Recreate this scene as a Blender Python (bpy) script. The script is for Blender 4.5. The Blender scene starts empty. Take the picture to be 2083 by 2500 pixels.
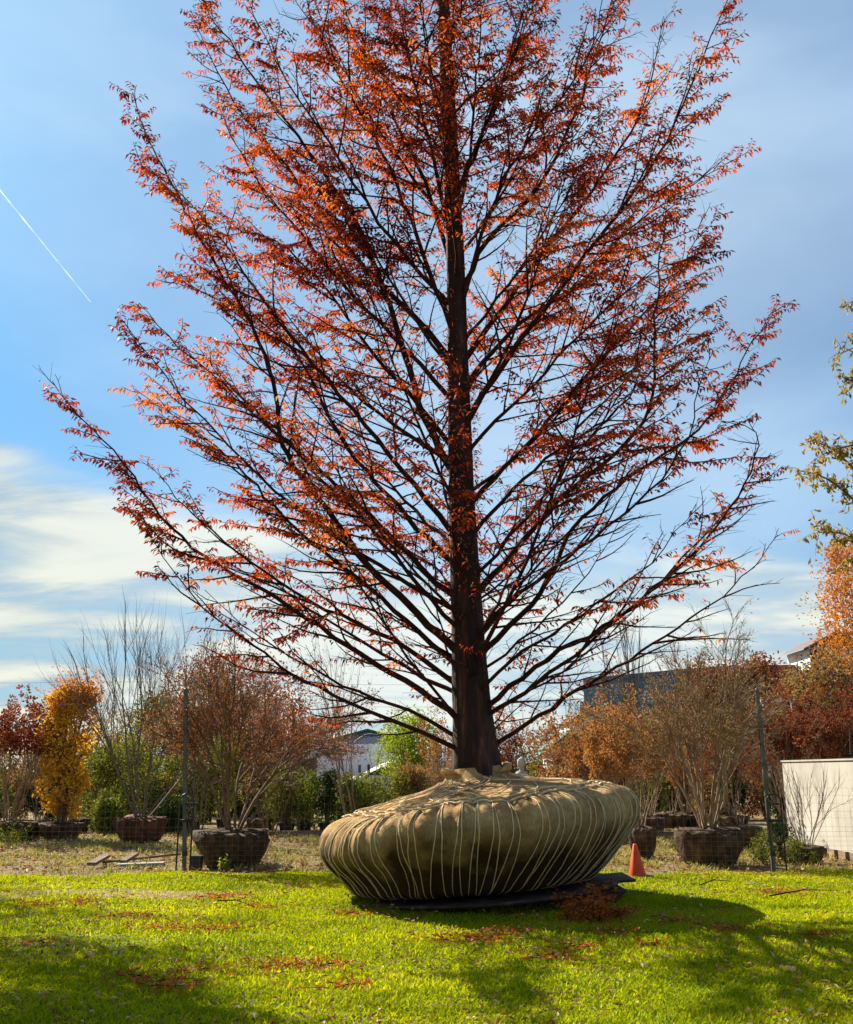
import bpy, math, random
import numpy as np
from mathutils import Vector, noise
R = math.radians
# ------------------------------------------------------------------ camera
PITCH = R(14.8); F = 2400.0; CX, CY = 1041.5, 1250.0; CAMZ = 1.5
scn = bpy.context.scene
cd = bpy.data.cameras.new("camera"); cam = bpy.data.objects.new("camera", cd)
scn.collection.objects.link(cam); scn.camera = cam
cam.location = (0, 0, CAMZ); cam.rotation_euler = (R(90) + PITCH, 0, 0)
cd.sensor_fit = 'VERTICAL'; cd.sensor_height = 25.0; cd.lens = 24.0
cd.clip_start = 0.1; cd.clip_end = 9000
scn.render.resolution_x = 853; scn.render.resolution_y = 1024
# ------------------------------------------------------------------ light
SUN_AZ = R(-42); SUN_EL = R(37)            # azimuth measured from +Y, negative = left
sl = bpy.data.lights.new("sun", 'SUN'); so = bpy.data.objects.new("sun", sl)
scn.collection.objects.link(so)
sl.energy = 5.0; sl.angle = R(0.5); sl.color = (1.0, 0.90, 0.74)
sd = Vector((math.sin(SUN_AZ) * math.cos(SUN_EL), math.cos(SUN_AZ) * math.cos(SUN_EL), math.sin(SUN_EL)))
so.rotation_euler = sd.to_track_quat('Z', 'Y').to_euler()
so.location = (0, 0, 30)
scn.view_settings.view_transform = 'Standard'; scn.view_settings.look = 'None'
scn.view_settings.exposure = 1.3; scn.view_settings.gamma = 1
# ------------------------------------------------------------------ world
wd = bpy.data.worlds.new("World"); scn.world = wd; wd.use_nodes = True
nt = wd.node_tree; N = nt.nodes; Lk = nt.links; N.clear()
def nd(t, **k):
    n = N.new(t)
    for a, b in k.items(): setattr(n, a, b)
    return n
def vm(op, a, b=None):
    n = nd('ShaderNodeVectorMath', operation=op)
    for i, v in ((0, a), (1, b)):
        if v is None: continue
        if isinstance(v, (tuple, list)): n.inputs[i].default_value = v
        else: Lk.new(v, n.inputs[i])
    return n.outputs['Value'] if op in ('DOT_PRODUCT', 'LENGTH') else n.outputs[0]
def mt(op, a, b=None, c=None, clamp=False):
    n = nd('ShaderNodeMath', operation=op); n.use_clamp = clamp
    for i, v in ((0, a), (1, b), (2, c)):
        if v is None: continue
        if isinstance(v, (int, float)): n.inputs[i].default_value = v
        else: Lk.new(v, n.inputs[i])
    return n.outputs[0]
def mp(v, a, b, c=0.0, d=1.0):
    n = nd('ShaderNodeMapRange'); n.interpolation_type = 'SMOOTHSTEP'; Lk.new(v, n.inputs[0])
    for i, x in enumerate((a, b, c, d)): n.inputs[i + 1].default_value = x
    return n.outputs[0]
def mixc(f, a, b):
    n = nd('ShaderNodeMix', data_type='RGBA')
    if isinstance(f, (int, float)): n.inputs[0].default_value = f
    else: Lk.new(f, n.inputs[0])
    for i, v in ((6, a), (7, b)):
        if isinstance(v, (tuple, list)): n.inputs[i].default_value = (*v, 1)
        else: Lk.new(v, n.inputs[i])
    return n.outputs[2]
sky = nd('ShaderNodeTexSky', sky_type='NISHITA'); sky.sun_disc = False
sky.sun_elevation = SUN_EL; sky.sun_rotation = SUN_AZ
sky.air_density = 1.0; sky.dust_density = 0.6; sky.ozone_density = 2.2
tc = nd('ShaderNodeTexCoord'); dirv = vm('NORMALIZE', tc.outputs['Generated'])
sep = nd('ShaderNodeSeparateXYZ'); Lk.new(dirv, sep.inputs[0]); ez = sep.outputs[2]; ex = sep.outputs[0]
den = mt('ADD', mt('MAXIMUM', ez, 0.0), 0.22)
cb = nd('ShaderNodeCombineXYZ')
Lk.new(mt('DIVIDE', ex, den), cb.inputs[0]); Lk.new(mt('DIVIDE', sep.outputs[1], den), cb.inputs[1])
def ns(vec, sc, det, rough, dist=0.0, scl=(1, 1, 1), loc=(0, 0, 0)):
    m = nd('ShaderNodeMapping'); Lk.new(vec, m.inputs[0]); m.inputs['Scale'].default_value = scl; m.inputs['Location'].default_value = loc
    n = nd('ShaderNodeTexNoise'); Lk.new(m.outputs[0], n.inputs[0])
    n.inputs['Scale'].default_value = sc; n.inputs['Detail'].default_value = det
    n.inputs['Roughness'].default_value = rough; n.inputs['Distortion'].default_value = dist
    return n.outputs['Fac']
n1 = ns(cb.outputs[0], 1.0, 7, 0.52, 0.5, (0.7, 0.9, 1), (3.1, 1.7, 0))
n2 = ns(cb.outputs[0], 1.6, 8, 0.56, 0.5, (0.8, 2.0, 1), (7.3, 2.9, 0))
n3 = ns(dirv, 2.2, 4, 0.5, 0.4, (1, 1, 2.2), (0.4, 5.0, 1.0))
veil = mt('MULTIPLY', mp(n3, 0.36, 0.66), mp(ez, 0.32, 0.60, 0.05, 0.62))         # thin high veil
thin = mt('MULTIPLY', mp(n1, 0.40, 0.66), 0.45)
# low cream bank: its upper edge wanders, higher on the left
edge = mt('ADD', mt('MULTIPLY', ex, -0.16), mt('MULTIPLY', mt('SUBTRACT', n3, 0.5), 0.16))
edge = mt('ADD', edge, mt('MULTIPLY', mt('SUBTRACT', n1, 0.5), 0.26))
bank = mp(mt('SUBTRACT', ez, edge), 0.262, 0.215)
bank = mt('MULTIPLY', bank, mp(n2, 0.22, 0.52, 0.45, 1.0))
skyc = nd('ShaderNodeVectorMath', operation='MULTIPLY'); Lk.new(sky.outputs[0], skyc.inputs[0]); skyc.inputs[1].default_value = (0.26, 0.68, 0.95)
c1 = mixc(veil, skyc.outputs[0], (4.6, 6.0, 7.8))
c2 = mixc(thin, c1, (4.6, 6.7, 9.2))
bcol = mixc(mp(n2, 0.35, 0.6), (3.3, 4.2, 4.6), (8.2, 7.9, 6.3))
c3 = mixc(mt('MULTIPLY', bank, 0.92), c2, bcol)
glow = mt('POWER', mt('MAXIMUM', vm('DOT_PRODUCT', dirv, tuple(Vector((0.06, 0.95, 0.30)).normalized())), 0.0), 12.0)
c4 = mixc(mt('MULTIPLY', glow, 0.55), c3, (6.6, 8.2, 9.2))                         # bright thin haze low behind the tree
c5 = mixc(mp(ez, -0.02, 0.0, 1.0, 0.0), c4, (3.0, 3.0, 2.6))
bg = nd('ShaderNodeBackground'); Lk.new(c5, bg.inputs[0]); bg.inputs[1].default_value = 0.048
wo = nd('ShaderNodeOutputWorld'); Lk.new(bg.outputs[0], wo.inputs[0])
# ------------------------------------------------------------------ helpers
C = scn.collection
cp, sp = math.cos(PITCH), math.sin(PITCH)
def U(px, py, Y):
    """photo pixel -> world point on the plane at distance Y in front of the camera"""
    a = (px - CX) / F; b = -(py - CY) / F
    d = Vector((a, cp - b * sp, sp + b * cp))
    k = Y / d.y
    return Vector((d.x * k, Y, CAMZ + d.z * k))
def GX(px, Y, z=0.0):
    return (px - CX) / F * (Y * cp + (z - CAMZ) * sp)
def ZY(py, Y): return U(CX, py, Y).z

class MB:
    """collects tubes, leaves and boxes and links them as one mesh"""
    def __init__(s): s.v = []; s.f = {3: [], 4: []}; s.n = 0; s.r = {3: [], 4: []}; s.mi = {3: [], 4: []}
    def add(s, V, Fc, rnd=None, mi=0):
        V = np.asarray(V, float).reshape(-1, 3); Fc = np.asarray(Fc, int); k = Fc.shape[1]
        s.v.append(V); s.f[k].append(Fc + s.n); s.n += len(V)
        s.r[k].append(np.full(len(Fc), random.random()) if rnd is None else np.asarray(rnd, float))
        s.mi[k].append(np.full(len(Fc), mi, int))
    def tube(s, pts, rad, sides=6, cap=True, rnd=None, mi=0):
        P = np.asarray([tuple(p) for p in pts], float); n = len(P)
        rad = np.full(n, rad) if np.isscalar(rad) else np.asarray(rad, float)
        T = np.gradient(P, axis=0); T /= np.linalg.norm(T, axis=1)[:, None] + 1e-9
        ref = np.array([0., 0, 1]) if abs(T[0][2]) < 0.9 else np.array([1., 0, 0])
        A = np.cross(T[0], ref); A /= np.linalg.norm(A); rings = []
        ang = np.linspace(0, 2 * np.pi, sides, endpoint=False)
        for i in range(n):
            A = A - T[i] * np.dot(A, T[i]); A /= np.linalg.norm(A) + 1e-9
            B = np.cross(T[i], A)
            rings.append(P[i] + rad[i] * (np.cos(ang)[:, None] * A + np.sin(ang)[:, None] * B))
        V = np.concatenate(rings); i = np.arange(n - 1)[:, None] * sides; j = np.arange(sides); j2 = (j + 1) % sides
        Fc = np.stack([i + j, i + j2, i + sides + j2, i + sides + j], -1).reshape(-1, 4)
        s.add(V, Fc, None if rnd is None else np.full(len(Fc), rnd), mi)
        if cap:
            for b, o in ((0, -1), (n - 1, 1)):
                c = P[b]; idx = [[b * sides + q, b * sides + (q + 1) % sides] for q in range(sides)]
                base = s.n; V2 = np.vstack([V[b * sides:(b + 1) * sides], c])
                s.add(V2, [[q, (q + 1) % sides, sides] if o > 0 else [(q + 1) % sides, q, sides] for q in range(sides)], None, mi)
    def sticks(s, A, B, ra, rb, sides=3):
        """many straight tapered twigs at once"""
        A = np.asarray(A, float); B = np.asarray(B, float); n = len(A)
        if n == 0: return
        T = B - A; T /= np.linalg.norm(T, axis=1)[:, None] + 1e-9
        ref = np.where(np.abs(T[:, 2:3]) < .9, [[0, 0, 1.]], [[1., 0, 0]])
        X = np.cross(T, ref); X /= np.linalg.norm(X, axis=1)[:, None]; Y = np.cross(T, X)
        ang = np.linspace(0, 2 * np.pi, sides, endpoint=False)
        o = np.cos(ang)[None, :, None] * X[:, None] + np.sin(ang)[None, :, None] * Y[:, None]
        ra = np.broadcast_to(ra, (n,))[:, None, None]; rb = np.broadcast_to(rb, (n,))[:, None, None]
        V = np.concatenate([A[:, None] + o * ra, B[:, None] + o * rb], 1).reshape(-1, 3)
        b = np.arange(n)[:, None] * 2 * sides; j = np.arange(sides); j2 = (j + 1) % sides
        Fc = np.stack([b + j, b + j2, b + sides + j2, b + sides + j], -1).reshape(-1, 4)
        s.add(V, Fc, np.repeat(np.random.rand(n), sides))
    def leaves(s, P, D, Nn, L, W, rnd=None, mid=0.5, bend=0.0):
        P = np.asarray(P, float); n = len(P)
        if n == 0: return
        D = D / (np.linalg.norm(D, axis=1)[:, None] + 1e-9)
        S = np.cross(D, Nn); S /= np.linalg.norm(S, axis=1)[:, None] + 1e-9
        L = np.broadcast_to(L, (n,))[:, None]; W = np.broadcast_to(W, (n,))[:, None]
        M = P + D * L * mid
        nn = np.cross(S, D)
        V = np.stack([P, M + S * W / 2 + nn * W * .25, P + D * L - nn * L * bend, M - S * W / 2 + nn * W * .25], 1).reshape(-1, 3)
        s.add(V, np.arange(n * 4).reshape(-1, 4), np.random.rand(n) if rnd is None else rnd)
    def box(s, lo, hi, M=None, mi=0):
        x0, y0, z0 = lo; x1, y1, z1 = hi
        V = np.array([(x0, y0, z0), (x1, y0, z0), (x1, y1, z0), (x0, y1, z0), (x0, y0, z1), (x1, y0, z1), (x1, y1, z1), (x0, y1, z1)])
        if M is not None: V = np.array([tuple(M @ Vector(v)) for v in V])
        s.add(V, [(0, 3, 2, 1), (4, 5, 6, 7), (0, 1, 5, 4), (1, 2, 6, 5), (2, 3, 7, 6), (3, 0, 4, 7)], None, mi)
    def grid(s, G, closed=False, mi=0):
        G = np.asarray(G, float); a, b = G.shape[:2]
        i = np.arange(a - 1)[:, None] * b; m = b if closed else b - 1
        j = np.arange(m); j2 = (j + 1) % b
        s.add(G.reshape(-1, 3), np.stack([i + j, i + j2, i + b + j2, i + b + j], -1).reshape(-1, 4), None, mi)
    def build(s, name, mats, parent=None, smooth=False, loc=None):
        me = bpy.data.meshes.new(name)
        V = np.concatenate(s.v) if s.v else np.zeros((0, 3))
        if loc is not None: V = V - np.asarray(tuple(loc))
        me.vertices.add(len(V)); me.vertices.foreach_set('co', V.ravel())
        lv, ls, rr, mm, cur = [], [], [], [], 0
        for k in (3, 4):
            if not s.f[k]: continue
            Fk = np.concatenate(s.f[k]); lv.append(Fk.ravel()); ls.append(cur + np.arange(len(Fk)) * k); cur += Fk.size
            rr.append(np.concatenate(s.r[k])); mm.append(np.concatenate(s.mi[k]))
        if lv:
            lv = np.concatenate(lv); ls = np.concatenate(ls); rr = np.concatenate(rr); mm = np.concatenate(mm)
            me.loops.add(len(lv)); me.loops.foreach_set('vertex_index', lv.astype(np.int32))
            me.polygons.add(len(ls)); me.polygons.foreach_set('loop_start', ls.astype(np.int32))
            me.polygons.foreach_set('material_index', mm.astype(np.int32))
            at = me.attributes.new('rnd', 'FLOAT', 'FACE'); at.data.foreach_set('value', rr.astype(np.float32))
            me.polygons.foreach_set('use_smooth', np.full(len(ls), smooth))
        me.update(calc_edges=True); me.validate()
        for m in (mats if isinstance(mats, (list, tuple)) else [mats]): me.materials.append(m)
        o = bpy.data.objects.new(name, me); C.objects.link(o)
        if parent is not None: o.parent = parent
        elif loc is not None: o.location = loc
        return o
def tag(o, label=None, cat=None, group=None, kind=None):
    for k, v in (('label', label), ('category', cat), ('group', group), ('kind', kind)):
        if v: o[k] = v
    return o
def empty(name, loc, label, cat, group=None, rz=0.0):
    o = bpy.data.objects.new(name, None); C.objects.link(o); o.location = loc; o.rotation_euler = (0, 0, rz)
    o.empty_display_size = 0.2
    return tag(o, label, cat, group)
def copy_tree(src, loc, rz, sc, label, group=None):
    r = src.copy(); C.objects.link(r); r.location = loc; r.rotation_euler = (0, 0, rz)
    r.scale = sc if isinstance(sc, (tuple, list)) else (sc, sc, sc)
    r['label'] = label
    if group: r['group'] = group
    for ch in [o for o in src.children]:
        c = ch.copy(); C.objects.link(c); c.parent = r
        for g in list(ch.children):
            d = g.copy(); C.objects.link(d); d.parent = c
    return r
# ------------------------------------------------------------------ materials
def newmat(name):
    m = bpy.data.materials.new(name); m.use_nodes = True; t = m.node_tree; t.nodes.clear()
    return m, t
def ramp(t, fac, stops):
    n = t.nodes.new('ShaderNodeValToRGB'); e = n.color_ramp.elements
    while len(e) < len(stops): e.new(0.5)
    for q, (p, c) in zip(e, stops): q.position = p; q.color = (*c, 1)
    t.links.new(fac, n.inputs[0]); return n.outputs[0]
def tnoise(t, vec, scale, det=4, rough=.55, scl=(1, 1, 1), dist=0.0):
    m = t.nodes.new('ShaderNodeMapping'); t.links.new(vec, m.inputs[0]); m.inputs['Scale'].default_value = scl
    n = t.nodes.new('ShaderNodeTexNoise'); t.links.new(m.outputs[0], n.inputs[0])
    n.inputs['Scale'].default_value = scale; n.inputs['Detail'].default_value = det
    n.inputs['Roughness'].default_value = rough; n.inputs['Distortion'].default_value = dist
    return n.outputs['Fac']
def tmix(t, f, a, b, mode='MIX'):
    n = t.nodes.new('ShaderNodeMix'); n.data_type = 'RGBA'; n.blend_type = mode
    if isinstance(f, (int, float)): n.inputs[0].default_value = f
    else: t.links.new(f, n.inputs[0])
    for i, v in ((6, a), (7, b)):
        if isinstance(v, (tuple, list)): n.inputs[i].default_value = (*v, 1)
        else: t.links.new(v, n.inputs[i])
    return n.outputs[2]
def tmap(t, v, a, b, c=0., d=1.):
    n = t.nodes.new('ShaderNodeMapRange'); t.links.new(v, n.inputs[0])
    for i, x in enumerate((a, b, c, d)): n.inputs[i + 1].default_value = x
    return n.outputs[0]
def leafmat(name, stops, trans=0.45, tint=(1, 1, 1), nscale=1.3, rough=.6, nmix=.5):
    m, t = newmat(name)
    a = t.nodes.new('ShaderNodeAttribute'); a.attribute_name = 'rnd'
    tcn = t.nodes.new('ShaderNodeTexCoord')
    n = tmap(t, tnoise(t, tcn.outputs['Object'], nscale, 3), .3, .7)
    mx = t.nodes.new('ShaderNodeMix'); mx.inputs[0].default_value = nmix
    t.links.new(a.outputs['Fac'], mx.inputs[2]); t.links.new(n, mx.inputs[3])
    col = ramp(t, mx.outputs[0], stops)
    d = t.nodes.new('ShaderNodeBsdfPrincipled'); t.links.new(col, d.inputs['Base Color']); d.inputs['Roughness'].default_value = rough
    d.inputs['Specular IOR Level'].default_value = 0.08
    tr = t.nodes.new('ShaderNodeBsdfTranslucent')
    t.links.new(tmix(t, 1.0, col, tint, 'MULTIPLY'), tr.inputs[0])
    ms = t.nodes.new('ShaderNodeMixShader'); ms.inputs[0].default_value = trans
    t.links.new(d.outputs[0], ms.inputs[1]); t.links.new(tr.outputs[0], ms.inputs[2])
    o = t.nodes.new('ShaderNodeOutputMaterial'); t.links.new(ms.outputs[0], o.inputs[0])
    return m
def solid(name, stops, scale=6, rough=.7, bump=0.0, bscale=30, scl=(1, 1, 1), metal=0.0, spec=.3, det=5, coord='Object', bdist=.02):
    m, t = newmat(name); tcn = t.nodes.new('ShaderNodeTexCoord')
    n = tmap(t, tnoise(t, tcn.outputs[coord], scale, det, .6, scl), .28, .72)
    col = ramp(t, n, stops)
    d = t.nodes.new('ShaderNodeBsdfPrincipled'); t.links.new(col, d.inputs['Base Color'])
    d.inputs['Roughness'].default_value = rough; d.inputs['Metallic'].default_value = metal; d.inputs['Specular IOR Level'].default_value = spec
    if bump:
        b = t.nodes.new('ShaderNodeBump'); b.inputs['Strength'].default_value = bump; b.inputs['Distance'].default_value = bdist
        t.links.new(tnoise(t, tcn.outputs[coord], bscale, 5, .6, scl), b.inputs['Height']); t.links.new(b.outputs[0], d.inputs['Normal'])
    o = t.nodes.new('ShaderNodeOutputMaterial'); t.links.new(d.outputs[0], o.inputs[0])
    return m
M = {}
M['bark'] = solid('bark', [(0, (.008, .004, .003)), (.5, (.022, .010, .007)), (.8, (.06, .024, .015)), (1, (.13, .06, .04))], 9, .85, .9, 14, (1, 1, .18), bdist=.04)
M['limb'] = solid('limb_bark', [(0, (.018, .007, .005)), (1, (.065, .024, .015))], 8, .95, spec=.05)
M['redleaf'] = leafmat('rust_leaves', [(0, (.10, .016, .011)), (.3, (.23, .036, .016)), (.58, (.40, .075, .018)), (.82, (.54, .15, .022)), (1, (.66, .30, .08))], .5, (1.2, .88, .5), 1.1, .55, .15)
M['burlap'] = None
M['wire'] = solid('galvanised_wire', [(0, (.12, .12, .11)), (1, (.3, .29, .26))], 4, .45, metal=.6)
M['blackmetal'] = solid('dark_painted_steel', [(0, (.02, .02, .018)), (1, (.05, .048, .04))], 9, .45, metal=.3)
M['postmetal'] = solid('weathered_steel', [(0, (.05, .055, .05)), (1, (.14, .14, .12))], 5, .5, metal=.4)
M['palestem'] = solid('pale_smooth_bark', [(0, (.09, .055, .03)), (.5, (.24, .16, .095)), (1, (.42, .31, .20))], 7, .75, .3, 30, (1, 1, .3))
M['brownstem'] = solid('brown_bark', [(0, (.06, .036, .02)), (1, (.24, .145, .085))], 7, .8)
M['greystem'] = solid('grey_bark', [(0, (.07, .055, .045)), (1, (.2, .165, .13))], 7, .8)
M['soilball'] = solid('soil_in_sacking', [(0, (.018, .010, .006)), (.5, (.06, .034, .018)), (1, (.16, .10, .055))], 5, .95, 1.0, 12, bdist=.05)
M['redball'] = solid('red_clay_ball', [(0, (.03, .012, .007)), (.5, (.10, .038, .02)), (1, (.2, .10, .05))], 5, .95, 1.0, 12, bdist=.05)
M['rope'] = solid('jute_twine', [(0, (.50, .36, .18)), (1, (.80, .63, .38))], 25, .9, .5, 90)
# burlap
m, t = newmat('burlap'); M['burlap'] = m
tcn = t.nodes.new('ShaderNodeTexCoord'); ob = tcn.outputs['Object']
c = ramp(t, tmap(t, tnoise(t, ob, 2.3, 6, .62), .3, .7), [(0, (.22, .125, .048)), (.45, (.41, .26, .105)), (1, (.60, .43, .20))])
c = tmix(t, tmap(t, tnoise(t, ob, 55, 2, .5, (1, 1, .35)), .35, .7, 0, .45), c, (.12, .07, .03))
sepn = t.nodes.new('ShaderNodeSeparateXYZ'); t.links.new(ob, sepn.inputs[0])
nz = t.nodes.new('ShaderNodeMath'); nz.operation = 'MULTIPLY_ADD'; t.links.new(tnoise(t, ob, 3.0, 5), nz.inputs[0]); nz.inputs[1].default_value = 1.1; t.links.new(sepn.outputs[2], nz.inputs[2])
c = tmix(t, tmap(t, nz.outputs[0], .84, 1.40, .96, 0), c, (.030, .015, .008))      # soil stain on the lower cloth, deepened to paint in the underside's shade
d = t.nodes.new('ShaderNodeBsdfPrincipled'); t.links.new(c, d.inputs['Base Color']); d.inputs['Roughness'].default_value = .95; d.inputs['Specular IOR Level'].default_value = .1
b = t.nodes.new('ShaderNodeBump'); b.inputs['Strength'].default_value = .8; b.inputs['Distance'].default_value = .012
wv = tnoise(t, ob, 60, 3, .7); t.links.new(wv, b.inputs['Height'])
b2 = t.nodes.new('ShaderNodeBump'); b2.inputs['Strength'].default_value = .6; b2.inputs['Distance'].default_value = .05
t.links.new(tnoise(t, ob, 7, 4, .6, (1, 1, .5)), b2.inputs['Height']); t.links.new(b2.outputs[0], b.inputs['Normal']); t.links.new(b.outputs[0], d.inputs['Normal'])
o = t.nodes.new('ShaderNodeOutputMaterial'); t.links.new(d.outputs[0], o.inputs[0])
# lawn soil + thatch
m, t = newmat('lawn_thatch'); M['lawn'] = m
tcn = t.nodes.new('ShaderNodeTexCoord'); ob = tcn.outputs['Object']
c = ramp(t, tmap(t, tnoise(t, ob, 28, 5, .7), .3, .7), [(0, (.035, .055, .008)), (.5, (.10, .15, .014)), (1, (.20, .24, .035))])
c = tmix(t, tmap(t, tnoise(t, ob, 1.1, 5, .6, (1, 2.2, 1)), .56, .70, 0, .75), c, (.20, .115, .055))
sx = t.nodes.new('ShaderNodeMapping'); t.links.new(ob, sx.inputs[0]); sx.inputs['Scale'].default_value = (1 / 2.4, 1 / .48, 0); sx.inputs['Location'].default_value = (4.4 / 2.4, -12.9 / .48, 0)
ln = t.nodes.new('ShaderNodeVectorMath'); ln.operation = 'LENGTH'; t.links.new(sx.outputs[0], ln.inputs[0])
ad0 = t.nodes.new('ShaderNodeMath'); ad0.operation = 'ADD'; t.links.new(ln.outputs['Value'], ad0.inputs[0]); t.links.new(tnoise(t, ob, 4, 4), ad0.inputs[1])
c = tmix(t, tmap(t, ad0.outputs[0], 1.3, 1.65, .9, 0), c, (.26, .17, .10))
d = t.nodes.new('ShaderNodeBsdfPrincipled'); t.links.new(c, d.inputs['Base Color']); d.inputs['Roughness'].default_value = .9; d.inputs['Specular IOR Level'].default_value = .1
b = t.nodes.new('ShaderNodeBump'); b.inputs['Strength'].default_value = .7; b.inputs['Distance'].default_value = .03
t.links.new(tnoise(t, ob, 30, 5, .7), b.inputs['Height']); t.links.new(b.outputs[0], d.inputs['Normal'])
o = t.nodes.new('ShaderNodeOutputMaterial'); t.links.new(d.outputs[0], o.inputs[0])
# nursery ground: dry soil, straw and mulch
m, t = newmat('dry_ground'); M['ground'] = m
tcn = t.nodes.new('ShaderNodeTexCoord'); ob = tcn.outputs['Object']
c = ramp(t, tmap(t, tnoise(t, ob, 11, 6, .7, (1, 1.6, 1)), .3, .7), [(0, (.05, .032, .018)), (.4, (.17, .115, .06)), (.7, (.30, .22, .12)), (1, (.42, .34, .20))])
c = tmix(t, tmap(t, tnoise(t, ob, .7, 4, .6, (1, 2.5, 1)), .5, .62, 0, .7), c, (.22, .20, .06))
d = t.nodes.new('ShaderNodeBsdfPrincipled'); t.links.new(c, d.inputs['Base Color']); d.inputs['Roughness'].default_value = .95; d.inputs['Specular IOR Level'].default_value = .1
b = t.nodes.new('ShaderNodeBump'); b.inputs['Strength'].default_value = 1; b.inputs['Distance'].default_value = .06
t.links.new(tnoise(t, ob, 9, 6, .7), b.inputs['Height']); t.links.new(b.outputs[0], d.inputs['Normal'])
o = t.nodes.new('ShaderNodeOutputMaterial'); t.links.new(d.outputs[0], o.inputs[0])
M['path'] = solid('pale_path', [(0, (.20, .15, .10)), (1, (.42, .35, .26))], 6, .95, .6, 20)
M['grass'] = leafmat('grass_blades', [(0, (.08, .13, .003)), (.35, (.23, .30, .003)), (.7, (.44, .46, .004)), (1, (.60, .54, .06))], .55, (1.25, 1.2, .3), .5, .7, .4)
M['drygrass'] = leafmat('dry_grass', [(0, (.12, .14, .02)), (.5, (.34, .33, .07)), (1, (.55, .48, .2))], .35, (1, .95, .6), .6)
random.seed(7); np.random.seed(7)
def rv(s=1.0): return Vector((random.gauss(0, s), random.gauss(0, s), random.gauss(0, s)))
def rng(a, b): return random.uniform(a, b)
# ================================================================== GROUND
gb = MB(); gb.box((-400, -30, -0.5), (400, 1500, 0.0)); tag(gb.build('ground', M['ground']), kind='structure')
def lawn_edge(x): return 15.9 + .28 * noise.noise(Vector((x * 2.3, 1, 1))) + .16 * noise.noise(Vector((x * 7, 4, 1))) + .22 * math.sin(x * 1.3) + .15 * math.sin(x * 3.1 + 1) + (0.0 if x > -2 else (-.25 * min(3, -2 - x) * .5))
def lawn_z(x, y):
    e = lawn_edge(x) - y
    return .008 + max(0.0, min(1.0, e / 1.2)) * (.025 + .028 * (noise.noise(Vector((x * .6, y * .6, 0))) + .6) + .012 * noise.noise(Vector((x * 2.5, y * 2.5, 3))))
xs = np.linspace(-16, 16, 161); G = []
for k in range(90):
    G.append([(x, 2.0 + (lawn_edge(x) - 2.0) * k / 89.0, lawn_z(x, 2.0 + (lawn_edge(x) - 2.0) * k / 89.0)) for x in xs])
lb = MB(); lb.grid(np.array(G)[:, ::1]); tag(lb.build('lawn', M['lawn'], smooth=True), kind='structure')
# grass
def grass(n, y0, y1, h, w, mat, name, label, edge=True, xr=1.0, dry=False):
    gy = y0 + (y1 - y0) * np.random.rand(n) ** 0.85
    gx = (np.random.rand(n) * 2 - 1) * (gy * .50 + .8) * xr
    P, L, R_ = [], [], []
    for x, y in zip(gx, gy):
        if edge and y > lawn_edge(x) + .05 * random.gauss(0, 1): continue
        v = noise.noise(Vector((x * 1.3, y * 1.3, 2))); v2 = noise.noise(Vector((x * .5, y * 1.1, 9)))
        if v2 > .26 and random.random() < min(.6, (v2 - .26) * 3): continue
        ew = ((x + 4.4) / 2.3) ** 2 + ((y - 12.9 + .12 * math.sin(x * 2)) / .42) ** 2 + v * .8
        if edge and ew < 1 and random.random() < .8: continue
        if dry and v < rng(-.1, .25): continue
        P.append((x, y, (lawn_z(x, y) if edge else 0) - .004)); L.append(h * (1 + .55 * v) * rng(.5, 1.25)); R_.append(min(1, max(0, rng(0, 1) * .7 + .3 * (v2 + .5))))
    P = np.array(P); n = len(P); L = np.array(L)
    a = np.random.rand(n) * 6.283; lean = np.random.rand(n) * .9 + .15
    D = np.stack([np.cos(a) * lean, np.sin(a) * lean, np.ones(n)], 1)
    Nn = np.stack([-np.cos(a), -np.sin(a), lean], 1) + np.random.randn(n, 3) * .3
    g = MB(); g.leaves(P, D, Nn, L, w * (.7 + .6 * np.random.rand(n)), np.array(R_), .3, .25)
    return tag(g.build(name, mat), label, 'grass', None, 'stuff')
grass(400000, 5.6, 16.4, .048, .012, M['grass'], 'lawn_grass', 'short bright green lawn grass in the foreground')
grass(90000, 15.7, 27, .12, .018, M['drygrass'], 'dry_grass', 'straw coloured dry grass on the soil behind the wire fence', False, 1.0, True)
# path and its curb pipes
pb = MB(); pb.grid([[(x, y, .012) for x in np.linspace(-16, 18, 18)] for y in (25.0, 25.8, 27.2)]); tag(pb.build('path', M['path']), kind='structure')
# ================================================================== MAIN TREE
def TX(py):   # trunk centre in photo pixels
    return float(np.interp(py, [-900, -300, 0, 600, 1200, 1500, 1700, 1880, 1960], [1046, 1072, 1083, 1112, 1127, 1140, 1150, 1163, 1168]))
TY = 12.5
def TP(z):
    for _ in range(1): pass
    # pixel row for height z at distance TY
    a = math.atan2(z - CAMZ, TY); py = CY - F * math.tan(a - PITCH)
    p = U(TX(py), py, TY); return Vector((p.x, TY, z))
def TR(z): return float(np.interp(z, [1.0, 1.4, 1.7, 2.2, 3.2, 5, 7, 10, 13, 17, 20], [.36, .325, .285, .245, .21, .17, .14, .112, .09, .045, .015]))
tree = empty('autumn_tree', tuple(TP(1.38)), 'tall rust orange dawn redwood rising from the big roped burlap root ball', 'tree')
torg = TP(1.38)
tb = MB(); zz = list(np.linspace(1.15, 20, 90)); S_ = 36; rings = []
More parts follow.
